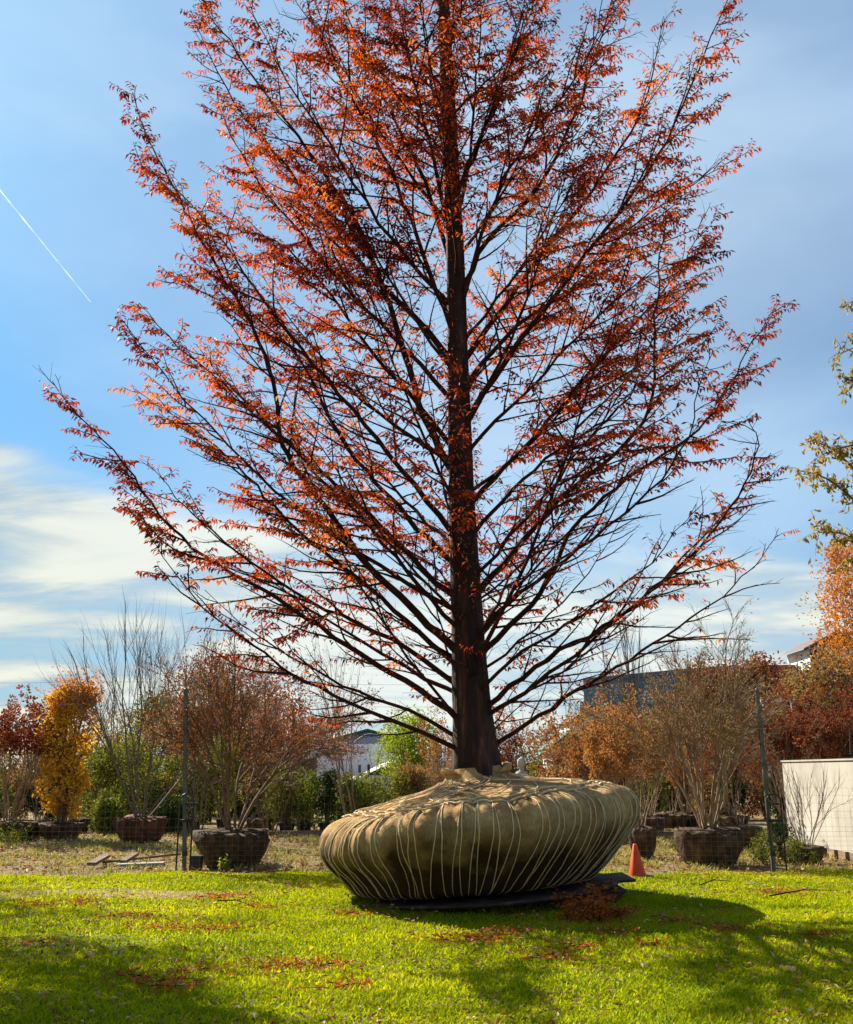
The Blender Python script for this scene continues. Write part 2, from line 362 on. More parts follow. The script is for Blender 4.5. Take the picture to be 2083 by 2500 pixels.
for z in zz:
    c0 = TP(z); ring = []
    for k in range(S_):
        a = 2 * math.pi * k / S_
        flare = 1 + (.05 + max(0, 2.6 - z) * .12) * (math.sin(a * 5 + 1.3 + z * .3) * .6 + math.sin(a * 3 - z * .2) * .5)
        r = TR(z) * flare * (1 + .05 * noise.noise(Vector((math.cos(a) * 2, math.sin(a) * 2, z * 2.5))))
        ring.append((c0.x + r * math.cos(a), c0.y + r * math.sin(a), z))
    rings.append(ring)
tb.grid(rings, True); tb.build('trunk', M['bark'], tree, True, torg)
def smoothpath(pts, n):
    P = np.array([tuple(p) for p in pts], float); L = np.r_[0, np.cumsum(np.linalg.norm(np.diff(P, axis=0), axis=1))]
    t = np.linspace(0, L[-1], n); Q = np.stack([np.interp(t, L, P[:, k]) for k in range(3)], 1)
    for _ in range(3):
        Q[1:-1] = (Q[:-2] + Q[1:-1] * 2 + Q[2:]) / 4
    return Q, L[-1]
EXP = [  # (start row on trunk, pixel points, depth swing, leafiness)
 (1850, [(1040,1790),(900,1738),(719,1655),(612,1566),(523,1513),(452,1442),(410,1382),(386,1335),(356,1293)], -1.2, .6),
 (1830, [(1060,1760),(900,1700),(760,1640),(640,1560),(560,1500),(500,1440)], .9, .55),
 (1790, [(1040,1690),(850,1580),(713,1483),(594,1412),(499,1364),(428,1305),(374,1240),(321,1156),(285,1103),(238,1061),(178,1005),(128,930)], -.4, 1.0),
 (1650, [(1040,1560),(927,1454),(832,1382),(743,1311),(665,1234),(600,1156),(535,1091),(475,1050),(404,1002),(330,950)], .6, 1.1),
 (1700, [(1040,1610),(940,1545),(820,1500),(700,1440),(600,1360),(500,1290),(420,1200),(360,1130)], 1.6, .9),
 (1620, [(1040,1520),(951,1430),(879,1364),(838,1293),(790,1234),(743,1180),(695,1115),(683,1038),(665,919),(642,847),(612,790),(559,701),(523,642),(475,553),(428,469),(380,380),(357,333),(333,273),(324,225)], -.8, 1.2),
 (1400, [(1040,1317),(960,1220),(880,1140),(820,1060),(770,940),(720,850),(650,790),(560,740),(470,700),(400,690)], .3, 1.2),
 (1480, [(1040,1400),(950,1300),(860,1220),(740,1120),(640,1020),(560,940),(470,880),(390,800),(340,740)], 1.1, 1.1),
 (1340, [(1050,1230),(960,1130),(860,1000),(760,880),(640,730),(560,610),(480,500),(400,440),(340,400)], -.9, 1.2),
 (1180, [(1060,1090),(1004,930),(974,820),(927,671),(856,511),(796,428),(749,368),(701,297),(642,226),(594,154),(553,89),(511,30),(470,-40)], .5, 1.3),
 (1000, [(1020,880),(900,760),(790,640),(690,520),(620,430),(560,330),(530,250)], -.5, 1.2),
 (840, [(1060,700),(1010,550),(963,428),(891,297),(832,196),(784,113),(749,0),(720,-120)], -.9, 1.2),
 (700, [(1080,580),(1040,440),(963,285),(927,220),(891,119),(832,0),(800,-100)], .7, 1.1),
 (600, [(1075,480),(1040,300),(990,120),(960,-60),(940,-180)], -.4, 1.2),
 (420, [(1070,330),(1050,180),(1030,0),(1010,-150)], .5, 1.2),
 (900, [(1000,760),(880,640),(770,500),(700,400),(600,300),(520,160),(480,60)], 1.3, 1.2),
 (760, [(960,600),(850,420),(740,260),(650,110),(600,-20)], -1.5, 1.3),
 (1855, [(1278,1770),(1374,1710),(1457,1658),(1547,1610),(1618,1557),(1702,1503),(1755,1456),(1833,1396),(1898,1307)], .5, .35),
 (1800, [(1177,1724),(1338,1605),(1457,1545),(1576,1456),(1684,1360),(1755,1277),(1815,1193),(1856,1110),(1868,1056),(1809,1020),(1760,1030)], -.6, .14),
 (1650, [(1190,1569),(1290,1503),(1362,1372),(1398,1277),(1487,1205),(1576,1134),(1666,1086),(1737,1020),(1779,949),(1815,877),(1860,800),(1890,755)], .4, .9),
 (1600, [(1200,1500),(1300,1430),(1420,1330),(1520,1260),(1620,1170),(1690,1060),(1700,960),(1740,860)], -1.2, .5),
 (1340, [(1190,1250),(1237,1217),(1326,1122),(1421,1062),(1517,997),(1576,919),(1640,850),(1720,760)], -.5, 1.0),
 (1260, [(1165,1205),(1243,1134),(1326,1038),(1398,961),(1469,877),(1541,800),(1600,740),(1680,640),(1720,520)], .8, 1.2),
 (1480, [(1200,1400),(1300,1300),(1400,1180),(1487,1130),(1558,1056),(1588,1009),(1600,919),(1600,800),(1605,700),(1620,560),(1640,450)], .2, 1.1),
 (1060, [(1180,960),(1219,900),(1362,715),(1457,584),(1559,465),(1630,340),(1684,215),(1755,48),(1790,-40)], -.7, 1.15),
 (960, [(1200,860),(1300,760),(1420,700),(1520,560),(1620,500),(1720,430),(1790,390)], .9, 1.2),
 (740, [(1170,600),(1219,548),(1296,495),(1362,381),(1421,250),(1457,119),(1493,0),(1510,-100)], .3, 1.2),
 (790, [(1150,650),(1183,536),(1243,405),(1302,322),(1374,238),(1451,119),(1480,-50)], -1.0, 1.1),
 (560, [(1135,450),(1159,286),(1165,179),(1177,60),(1190,-80)], .2, 1.0),
 (500, [(1140,420),(1190,300),(1240,180),(1290,50),(1320,-80)], -.7, 1.1),
 (900, [(1220,760),(1340,600),(1480,420),(1560,300),(1600,180),(1620,40)], 1.2, 1.2),
 (1560, [(1040,1450),(900,1280),(800,1180),(700,1080),(600,1000),(520,900),(480,840)], -1.7, .8),
 (1720, [(1200,1640),(1330,1560),(1450,1480),(1560,1400),(1640,1320),(1700,1230)], -1.6, .45),
 (1120, [(1020,980),(900,860),(800,700),(700,600),(600,540),(500,600)], 1.4, 1.2),
 (1120, [(1240,1000),(1360,880),(1460,770),(1560,680),(1640,640),(1720,620)], -1.4, 1.2),
]
prims = []
for y0, pts, dy, lf in EXP:
    z0 = ZY(y0, TY); a = TP(z0); n = len(pts); P = [a]
    for i, (x, y) in enumerate(pts):
        f = (i + 1) / n
        P.append(U(x, y, TY + dy * f ** .8))
    Q, L = smoothpath(P, max(10, int(2.6 * n) + 4)); prims.append((Q, L, lf, .010 + .0050 * L))
rr = random.Random(11)
for i in range(33):    # limbs reaching to every side
    z0 = 1.95 + 14.5 * ((i + .5) / 33) ** 1.15
    az = i * 2.39996 + rr.uniform(-.3, .3)
    L = float(np.interp(z0, [1.5, 3, 6, 10, 14, 18], [5.6, 6.2, 5.6, 4.4, 3.0, 1.2])) * rr.uniform(.75, 1.05)
    if math.sin(az) < -.3: L *= .85
    el = R(float(np.interp(z0, [2, 5, 9, 15], [26, 38, 50, 58]))) + rr.uniform(-.1, .1)
    p = TP(z0); P = [p]; rise = R(rr.uniform(12, 30)); waz = az
    for k in range(14):
        f = k / 13; e = el + rise * f; waz += rr.gauss(0, .045)
        P.append(P[-1] + Vector((math.cos(waz) * math.cos(e), math.sin(waz) * math.cos(e), math.sin(e))) * L / 14)
    Q, L = smoothpath(P, 15); lf = 1.0 if z0 > 4.5 else .5
    prims.append((Q, L, lf, .009 + .0046 * L))
for i in range(13):    # thinner low limbs fanning from the lower trunk
    z0 = 1.75 + 2.3 * i / 13; az = i * 2.39996 + 1.1 + rr.uniform(-.2, .2)
    L = rr.uniform(2.2, 4.2); el = R(rr.uniform(16, 42)); p = TP(z0); P = [p]; waz = az
    for k in range(12):
        e = el + R(26) * k / 11; waz += rr.gauss(0, .05)
        P.append(P[-1] + Vector((math.cos(waz) * math.cos(e), math.sin(waz) * math.cos(e), math.sin(e))) * L / 12)
    Q, L = smoothpath(P, 13); prims.append((Q, L, .55, .008 + .0042 * L))
LP, LD, LN, LL, LW = [], [], [], [], []
ta, tb_, tra = [], [], []
LR = []
def leafy(A, B, sp=.026, size=.092, dens=1.0, tone=.5):
    """a feathery row of drooping leaflets along a twig"""
    A = np.array(A); B = np.array(B); L = np.linalg.norm(B - A); n = int(L / sp * dens)
    if n < 1: return
    T = (B - A) / (L + 1e-9); S = np.cross(T, (0, 0, 1.)); S /= np.linalg.norm(S) + 1e-6
    f = (np.arange(n) + .5) / n; P = A + (B - A) * f[:, None]
    sg = np.where(np.arange(n) % 2 == 0, 1., -1.)[:, None]
    D = S * sg * .75 + T * .45 + np.array([0, 0, -.6]) + np.random.randn(n, 3) * .22
    LP.append(P); LD.append(D); LN.append(np.array([0, 0, 1.]) + np.random.randn(n, 3) * .55)
    LL.append(size * (.6 + .7 * np.random.rand(n))); LW.append(size * .33 * (.7 + .6 * np.random.rand(n))); LR.append(np.clip(tone + np.random.randn(n) * .16, 0, 1))
sec_mb_count = 0
for Q, L, lf, r0 in prims:
    n = len(Q); V = [Vector(q) for q in Q]
    # little crooks
    for i in range(2, n - 1): V[i] += rv(.014)
    rad = [max(.0045, r0 * (1 - .90 * (i / (n - 1)) ** .8)) for i in range(n)]
    mb = MB(); mb.tube(V, rad, 7, True)
    cum = 0; nxt = .16 * L if L > 3 else .25; side = 1
    for i in range(n - 1):
        seg = V[i + 1] - V[i]; sl_ = seg.length; d = seg.normalized()
        while nxt < cum + sl_:
            f = (nxt - cum) / sl_; p = V[i] + seg * f; t_ = nxt / L
            nxt += rng(.12, .20) * (1.7 if p.z < 4.2 else 1.15 if p.z < 6 else 1.0); side = -side
            hor = d.cross(Vector((0, 0, 1)))
            if hor.length < .2: hor = Vector((1, 0, 0))
            hor.normalize(); up = hor.cross(d).normalized()
            th = rng(-.9, .9) + (0 if side > 0 else math.pi)
            perp = hor * math.cos(th) + up * math.sin(th)
            out = Vector((p.x - TP(p.z).x, p.y - TY, 0)); out = out.normalized() if out.length > .1 else out
            d2 = (d * rng(.45, .95) + perp * .85 + out * .25).normalized(); d2.z *= .75; d2.normalize()
            L2 = (.30 + 1.25 * min(1, (1 - t_) * 1.3) * min(1, .35 + t_ * 1.4)) * rng(.6, 1.15) * min(1.1, .55 + L / 10)
            m_ = 5; pts = [p]; dd = d2
            for k in range(m_):
                dd = (dd + rv(.10) + Vector((0, 0, .05))).normalized(); pts.append(pts[-1] + dd * L2 / m_)
            mb.tube(pts, [max(.0035, .0035 + .011 * L2 * (1 - k / m_)) for k in range(m_ + 1)], 4, False)
            nv = noise.noise(Vector(p) * .55 + Vector((5, 2, 1)))
            hz = min(1.0, max(.32, (p.z - 1.5) / 3.4))
            dens = lf * hz * (1.18 + 2.2 * nv) * (.30 + 1.25 * min(1, t_ * 1.35))
            if p.x > 1.5 and p.z < 6.0: dens *= .55
            sel = random.random(); dens *= .12 if sel < .26 else (.8 if sel < .6 else 1.55)
            if t_ < .45 and p.z > 3: dens *= .6
            tone = min(1, max(0, .46 + .8 * noise.noise(Vector(p) * .8 + Vector((1, 7, 3))) + random.gauss(0, .2)))
            dens = max(.0, min(1.35, dens))
            # tertiary twigs
            c2 = .08; s2 = 1
            while c2 < L2:
                k = min(m_ - 1, int(c2 / L2 * m_)); ff = c2 / L2 * m_ - k
                q = pts[k].lerp(pts[k + 1], ff); dk = (pts[k + 1] - pts[k]).normalized(); s2 = -s2
                hh = dk.cross(Vector((0, 0, 1))); hh = hh.normalized() if hh.length > .1 else Vector((1, 0, 0))
                d3 = (dk * .8 + hh * s2 * .8 + rv(.22)).normalized()
                l3 = rng(.12, .34) * (1.15 - .5 * c2 / L2)
                e = q + d3 * l3
                if random.random() < .85: ta.append(tuple(q)); tb_.append(tuple(e)); tra.append(.0032)
                if random.random() < dens * 1.15: leafy(q, e, dens=min(1.2, dens + .45), tone=tone)
                c2 += rng(.07, .13)
            if dens > .25:
                for k in range(m_):
                    if k > 0 or t_ > .5: leafy(pts[k], pts[k + 1], .05, dens=min(1, dens), tone=tone)
        cum += sl_
    o = mb.build('limb', M['limb'], tree, True, torg)
tw = MB(); tw.sticks(ta, tb_, np.array(tra), .0018); 
to = tw.build('twigs', M['limb'], tree, False, torg); to['kind'] = 'stuff'
fo = MB(); LPc = np.concatenate(LP)
fo.leaves(LPc, np.concatenate(LD), np.concatenate(LN), np.concatenate(LL), np.concatenate(LW), np.concatenate(LR), .5, .18)
# leaves sprouting on the trunk itself
n = 2600; z = np.random.choice([4.2, 5.4, 6.6, 9.5, 11], n) + np.random.randn(n) * .55; a = np.random.rand(n) * 6.283
P = np.array([tuple(TP(q)) for q in z]); rr_ = np.array([TR(q) for q in z]) + np.random.rand(n) * .10
P[:, 0] += np.cos(a) * rr_; P[:, 1] += np.sin(a) * rr_
D = np.stack([np.cos(a), np.sin(a), np.random.randn(n) * .6 - .2], 1) + np.random.randn(n, 3) * .4
fo.leaves(P, D, np.random.randn(n, 3) * .5 + [0, 0, 1], .07, .02)
fob = fo.build('foliage', M['redleaf'], tree, False, torg); fob['kind'] = 'stuff'
print('leaves', len(LPc))
# ================================================================== ROOT BALL
TILT = R(4.2); BX, BY, BZ = GX(1184, 12.5, .16), 12.5, .18
ball = empty('root_ball', (BX, BY, BZ), 'giant burlap root ball laced with twine, leaning under the tall rust orange tree', 'root ball')
ball.rotation_euler = (R(-1.5), -TILT, 0)
PR = [(0, 0), (.9, .0), (1.40, .02), (1.50, .10), (1.66, .26), (1.81, .42), (1.91, .56), (1.955, .68), (1.955, .78), (1.91, .87), (1.80, .94), (1.55, 1.0), (1.25, 1.05), (.95, 1.10), (.65, 1.16), (.45, 1.21), (.36, 1.28), (.325, 1.36)]
pr = np.array(PR); pl = np.r_[0, np.cumsum(np.linalg.norm(np.diff(pr, axis=0), axis=1))]; pl /= pl[-1]
ss = np.linspace(0, 1, 110); prs = np.stack([np.interp(ss, pl, pr[:, 0]), np.interp(ss, pl, pr[:, 1])], 1)
for _ in range(3): prs[1:-1] = (prs[:-2] + 2 * prs[1:-1] + prs[2:]) / 4
NL = 54
def BS(th, s, off=0.0, fold=True):
    r = float(np.interp(s, ss, prs[:, 0])); z = float(np.interp(s, ss, prs[:, 1]))
    x, y = math.cos(th), math.sin(th)
    if fold and s > .12:
        lob = .5 + .5 * math.cos(th * NL + .7 * math.sin(th * 3))
        k = math.exp(-((s - .66) / .07) ** 2)
        r -= .05 * k * lob ** 3; z -= .025 * k * lob ** 3
        if .2 < s < .66: r -= .014 * lob ** 4
        k2 = math.exp(-((s - .42) / .16) ** 2)
        r += k2 * .030 * noise.noise(Vector((x * 5, y * 5, s * 3))) + k2 * .012 * math.sin(th * 37 + s * 14)
        r += .07 * noise.noise(Vector((x * 1.6, y * 1.6, z * 2 + 4)))
        z += .035 * noise.noise(Vector((x * 2.2 * r, y * 2.2 * r, 8))) * (1 if s > .6 else 0.3)
        kb = math.exp(-((s - .30) / .10) ** 2); r += kb * .07 * noise.noise(Vector((x * 9, y * 9, s * 9)))
        r += .022 * noise.noise(Vector((x * 7 * r, y * 7 * r, z * 3)))
    z += r * x * .052 * min(1.0, z / .6)
    if r > .3 and s > .6: r += off * .15; z += off
    else: r += off
    return Vector((r * x - .16 * max(0.0, 1 - z / .65) * min(1.0, r), r * y * .98, z))
mb = MB(); mb.grid([[tuple(BS(2 * math.pi * k / 288, s)) for k in range(288)] for s in ss], True)
mb.build('burlap_wrap', M['burlap'], ball, True)
rr = random.Random(3)
for i in range(NL):          # side lacing, two strands from each eyelet
    th = 2 * math.pi * (i + rr.uniform(-.2, .2)) / NL
    if math.sin(th) > .55: continue
    for sgn in (-1, 1):
        w = rr.uniform(.035, .09) * sgn
        pts = []
        for k in range(24):
            f = k / 23; s = .665 - .455 * f
            pts.append(BS(th + w * f ** 1.0 + .012 * math.sin(f * 7 + i), s, .007 - 0))
        q = MB(); q.tube(pts, [.0070 - .0032 * k / 23 for k in range(24)], 5); q.build('rope', M['rope'], ball, True)
for i in range(34):          # crossing strands over the top, from the rim towards the trunk
    th = 2 * math.pi * (i + rr.uniform(-.4, .4)) / 34
    tw_ = rr.uniform(.75, 1.15) * (1 if i % 2 else -1)
    pts = [BS(th + tw_ * (k / 25) ** 1.3, .655 + .30 * (k / 25), .012 + .008 * (i % 3), True) for k in range(26)]
    q = MB(); q.tube(pts, .0070, 5); q.build('rope', M['rope'], ball, True)
for rad_s in (.665, .70):    # the draw strings round the shoulder
    pts = [BS(2 * math.pi * k / 160, rad_s + .006 * math.sin(k * .9), .012) for k in range(161)]
    q = MB(); q.tube(pts, .012, 5, False); q.build('rope', M['rope'], ball, True)
# rolled burlap collar at the trunk
for (a0, a1, rr0, th_) in ((-.9, 1.3, .40, .055), (2.6, 4.2, .39, .035)):
    pts = [Vector((math.cos(a) * rr0, math.sin(a) * rr0, 1.29 + .07 * math.sin((a - a0) / (a1 - a0) * math.pi))) for a in np.linspace(a0, a1, 16)]
    q = MB(); q.tube(pts, [th_ * (.12 + math.sin(k / 15 * math.pi)) for k in range(16)], 10); q.build('burlap_collar', M['burlap'], ball, True)
# loose torn flaps near the foot
for k in range(9):
    th = rr.uniform(-2.9, -.4); w = rr.uniform(.15, .35); rows = []
    for a in range(6):
        rows.append([BS(th + w * (b / 6 - .5) * (1 - a * .08), .30 - .035 * a, .02 + .05 * (a / 5) ** 1.4 + .015 * math.sin(b * 2.1 + k)) for b in range(7)])
    q = MB(); q.grid([[tuple(p) for p in r_] for r_ in rows]); q.build('burlap_flap', M['burlap'], ball, True)
# tilted plate the ball sits on
M['plate'] = solid('muddy_steel_plate', [(0, (.015, .010, .007)), (.6, (.05, .032, .02)), (1, (.14, .10, .05))], 5, .8, .6, 18)
pl_o = empty('steel_plate', (BX, BY, BZ), 'thin muddy steel plate tilted beneath the giant burlap root ball', 'plate'); pl_o.rotation_euler = (0, -TILT, 0)
q = MB(); ang = np.linspace(0, 2 * math.pi, 48, endpoint=False)
prof = [(0, -.012), (1.5, -.012), (1.52, -.03), (1.5, -.05), (0, -.05)]
def plate_r(a, r): return r * (1 + .06 * max(0, math.cos(a)) ** 6) if r > 0 else 0
q.grid([[(plate_r(a, r) * math.cos(a), plate_r(a, r) * math.sin(a), z) for a in ang] for r, z in prof], True)
q.build('plate', M['plate'], pl_o)
q = MB(); q.grid([[(1.2 + .42 * u, -.5 + 1.0 * v, -.015 + (.012 if 0 < u < 1 else 0)) for u in (0, .3, .7, 1)] for v in (0, .5, 1)])
q = MB(); q.box((1.35, -.35, -.045), (1.74, .5, -.018)); q.build('lip', M['plate'], pl_o)
# dark wedge that props the high side
wedge = MB(); wx = BX
V = [(wx + .15, 11.75, .02), (wx + 1.35, 11.75, .02), (wx + 1.35, 13.1, .02), (wx + .15, 13.1, .02), (wx + .05, 11.6, .105), (wx + 1.55, 11.7, .215), (wx + 1.55, 13.2, .215), (wx + .05, 13.2, .105)]
wedge.add(V, [(0, 3, 2, 1), (4, 5, 6, 7), (0, 1, 5, 4), (1, 2, 6, 5), (2, 3, 7, 6), (3, 0, 4, 7)])
wo_ = wedge.build('support_block', M['plate'], None, loc=(wx + .9, 12.4, .02)); tag(wo_, 'black wedge block propping up the right side of the tilted steel plate', 'block')
# ================================================================== CONE
M['orange'] = solid('faded_orange_plastic', [(0, (.50, .045, .012)), (1, (.78, .11, .03))], 8, .5, .1, 20)
M['blackrubber'] = solid('black_rubber', [(0, (.012, .012, .012)), (1, (.04, .038, .035))], 8, .7)
cy_ = 14.9; cxx = GX(1557, cy_, .05); cone = empty('traffic_cone', (cxx, cy_, .035), 'orange traffic cone with a black base beside the root ball', 'traffic cone')
cone.rotation_euler = (0, R(-3), R(38))
q = MB(); prf = [(.125, .03), (.122, .045), (.028, .455), (.022, .462), (.0, .462)]
q.grid([[(r * math.cos(a), r * math.sin(a), z) for a in np.linspace(0, 2 * math.pi, 32, endpoint=False)] for r, z in prf], True); q.build('cone_body', M['orange'], cone, True)
q = MB(); h = .185; co = .05
def sq(hh, z): return [(hh, -hh + co, z), (hh, hh - co, z), (hh - co, hh, z), (-hh + co, hh, z), (-hh, hh - co, z), (-hh, -hh + co, z), (-hh + co, -hh, z), (hh - co, -hh, z)]
q.grid([sq(.001, 0), sq(h, 0), sq(h, .022), sq(h - .02, .034), sq(.001, .034)], True); q.build('cone_base', M['blackrubber'], cone)
# ================================================================== SMALL ROOT BALLS
def root_lump(parent, r, h, mat, seed, z0=0.0, flare=1.25, name='root_ball'):
    """conical spade-dug ball: wide rim, narrower foot"""
    q = MB(); rows = []
    for (f, s) in ((0, 0), (.62, 0), (.70, .05), (.88, .4), (.98, .72), (1.03, .86), (1.0, .98), (.8, 1.0), (.35, 1.04), (0, 1.06)):
        row = []
        for k in range(40):
            a = 2 * math.pi * k / 40
            nz = noise.noise(Vector((math.cos(a) * 2.2 + seed, math.sin(a) * 2.2, s * 2)))
            nz2 = noise.noise(Vector((math.cos(a) * 6 + seed, math.sin(a) * 6, s * 5)))
            rr_ = r * f * (1 + .16 * nz + .12 * nz2) if f else 0
            row.append((rr_ * math.cos(a), rr_ * math.sin(a), z0 + h * s * (1 + .16 * nz2 * (s > .5) + .12 * nz * (s > .5))))
        rows.append(row)
    q.grid(rows, True)
    return q.build(name, mat, parent, True)
def binding(parent, r, h, n, mat=None):
    q = MB()
    for i in range(n):
        a = 2 * math.pi * i / n + .2
        q.tube([(r * .80 * math.cos(a), r * .80 * math.sin(a), 0.02), (r * 1.03 * math.cos(a + .12), r * 1.03 * math.sin(a + .12), h * .55), (r * 1.09 * math.cos(a), r * 1.09 * math.sin(a), h * .88), (r * .5 * math.cos(a), r * .5 * math.sin(a), h * 1.06)], .004, 4)
    q.tube([(r * .95 * math.cos(a), r * .95 * math.sin(a), h * 1.05 + .01 * math.sin(a * 5)) for a in np.linspace(0, 6.283, 24)], .012, 4, False)
    return q.build('twine', mat or M['soilball'], parent)
# ================================================================== GENERIC PLANTS
def grow(mb, p, d, L, r, lvl, ends, tw, par, rnd_):
    n = 5 if lvl > 0 else 3; pts = [p]; dd = d.copy()
    for k in range(n):
        dd = (dd + Vector((rnd_.gauss(0, 1), rnd_.gauss(0, 1), rnd_.gauss(0, 1))) * par['wob'] + Vector((0, 0, par['up']))).normalized(); pts.append(pts[-1] + dd * L / n)
    if lvl == 0:
        for k in range(n): tw.append((pts[k], pts[k + 1], r * (1 - .25 * k), r * (1 - .25 * (k + 1))))
        ends.append((pts[-1], dd)); return
    r1 = r * par['taper']
    mb.tube(pts, [r + (r1 - r) * k / n for k in range(n + 1)], par['sides'] if lvl > 1 else 4, False)
    nb = par['nb'][lvl - 1]
    for k in range(nb):
        f = par['first'] + (1 - par['first']) * (k + rnd_.random()) / nb if k < nb - 1 else 1.0
        i = min(n - 1, int(f * n)); q = pts[i].lerp(pts[i + 1], f * n - i) if i < n else pts[-1]
        dk = (pts[i + 1] - pts[i]).normalized()
        pr_ = Vector((rnd_.gauss(0, 1), rnd_.gauss(0, 1), rnd_.gauss(0, 1))); pr_ = (pr_ - dk * pr_.dot(dk)).normalized()
        a = par['ang'] * rnd_.uniform(.6, 1.3) if k < nb - 1 else .15
        nd_ = (dk * math.cos(a) + pr_ * math.sin(a)).normalized()
        grow(mb, q, nd_, L * par['lr'] * rnd_.uniform(.7, 1.15), max(par['rmin'], r1 * (.72 if k < nb - 1 else .95)), lvl - 1, ends, tw, par, rnd_)
def multistem(name, loc, label, cat, H, spread, nstem, seed, stemmat, levels=3, nb=(4, 4, 3), r0=.03, twr=.0035, ballr=None, ballh=.5, ballmat=None, leafmat_=None, leafn=0, leafsize=.04, group=None, ang=.42, wob=.07, up=.03, lr=.62, lean=(0, 0), top=0.0, leafr=.08, bind=True, first=.35, base_spread=.12, clump=None, clumpmat=None, clumpn=26, clumpr=.09, zcut=0.0):
    rnd_ = random.Random(seed); np.random.seed(seed)
    root = empty(name, loc, label, cat, group); mb = MB(); ends, tw = [], []
    par = dict(wob=wob, up=up, taper=.62, sides=6, nb=nb, first=first, ang=ang, lr=lr, rmin=twr)
    tot = 1 + lr + lr ** 2 * .9 + (lr ** 3 * .8 if levels > 2 else 0)
    bz = ballh * 1.0 if ballr else 0.0
    hh = H - bz
    for i in range(nstem):
        a = 2 * math.pi * (i + rnd_.uniform(-.3, .3)) / nstem; e = spread * rnd_.uniform(.35, 1.05)
        d = Vector((math.cos(a) * e + lean[0], math.sin(a) * e + lean[1], 1)).normalized()
        p = Vector((math.cos(a) * base_spread * rnd_.uniform(.4, 1), math.sin(a) * base_spread * rnd_.uniform(.4, 1), max(0, bz - .04)))
        grow(mb, p, d, hh / tot * rnd_.uniform(.8, 1.08) * 1.05, r0 * .62 * rnd_.uniform(.65, 1.1), levels, ends, tw, par, rnd_)
    A = np.array([tuple(a) for a, b, c, d in tw]); B = np.array([tuple(b) for a, b, c, d in tw])
    ra = np.array([c for a, b, c, d in tw]); rb = np.array([d for a, b, c, d in tw])
    mb.sticks(A, B, ra, rb, 3)
    mb.build('stems', stemmat, root, False)
    if leafn and leafmat_:
        E = np.concatenate([A, B]); E = E[E[:, 2] > zcut * H]; idx = np.random.randint(0, len(E), leafn)
        P = E[idx] + np.random.randn(leafn, 3) * leafr
        lf = MB(); lf.leaves(P, np.random.randn(leafn, 3) + [0, 0, -.3], np.random.randn(leafn, 3), leafsize * (.6 + .8 * np.random.rand(leafn)), leafsize * .5)
        lf.build('foliage', leafmat_, root)
    if clump:
        E = np.array([tuple(e[0]) for e in ends]); E = E[E[:, 2] > zcut * H]; idx = np.random.choice(len(E), min(clump, len(E)), replace=False); lf = MB()
        for j in idx:
            n = clumpn; dv = np.random.randn(n, 3); dv /= np.linalg.norm(dv, axis=1)[:, None]; rad = clumpr * rnd_.uniform(.7, 1.25)
            P = E[j] + dv * rad * (.5 + .5 * np.random.rand(n, 1)) * [1, 1, 1.15]
            base = rnd_.random()
            lf.leaves(P, dv + np.random.randn(n, 3) * .5, np.random.randn(n, 3), rad * .55, rad * .45, np.clip(base * .7 + .3 * np.random.rand(n), 0, 1))
        lf.build('flower_heads', clumpmat, root)
    if ballr:
        root_lump(root, ballr, ballh, ballmat or M['soilball'], seed)
        if bind: binding(root, ballr, ballh, 7)
    return root
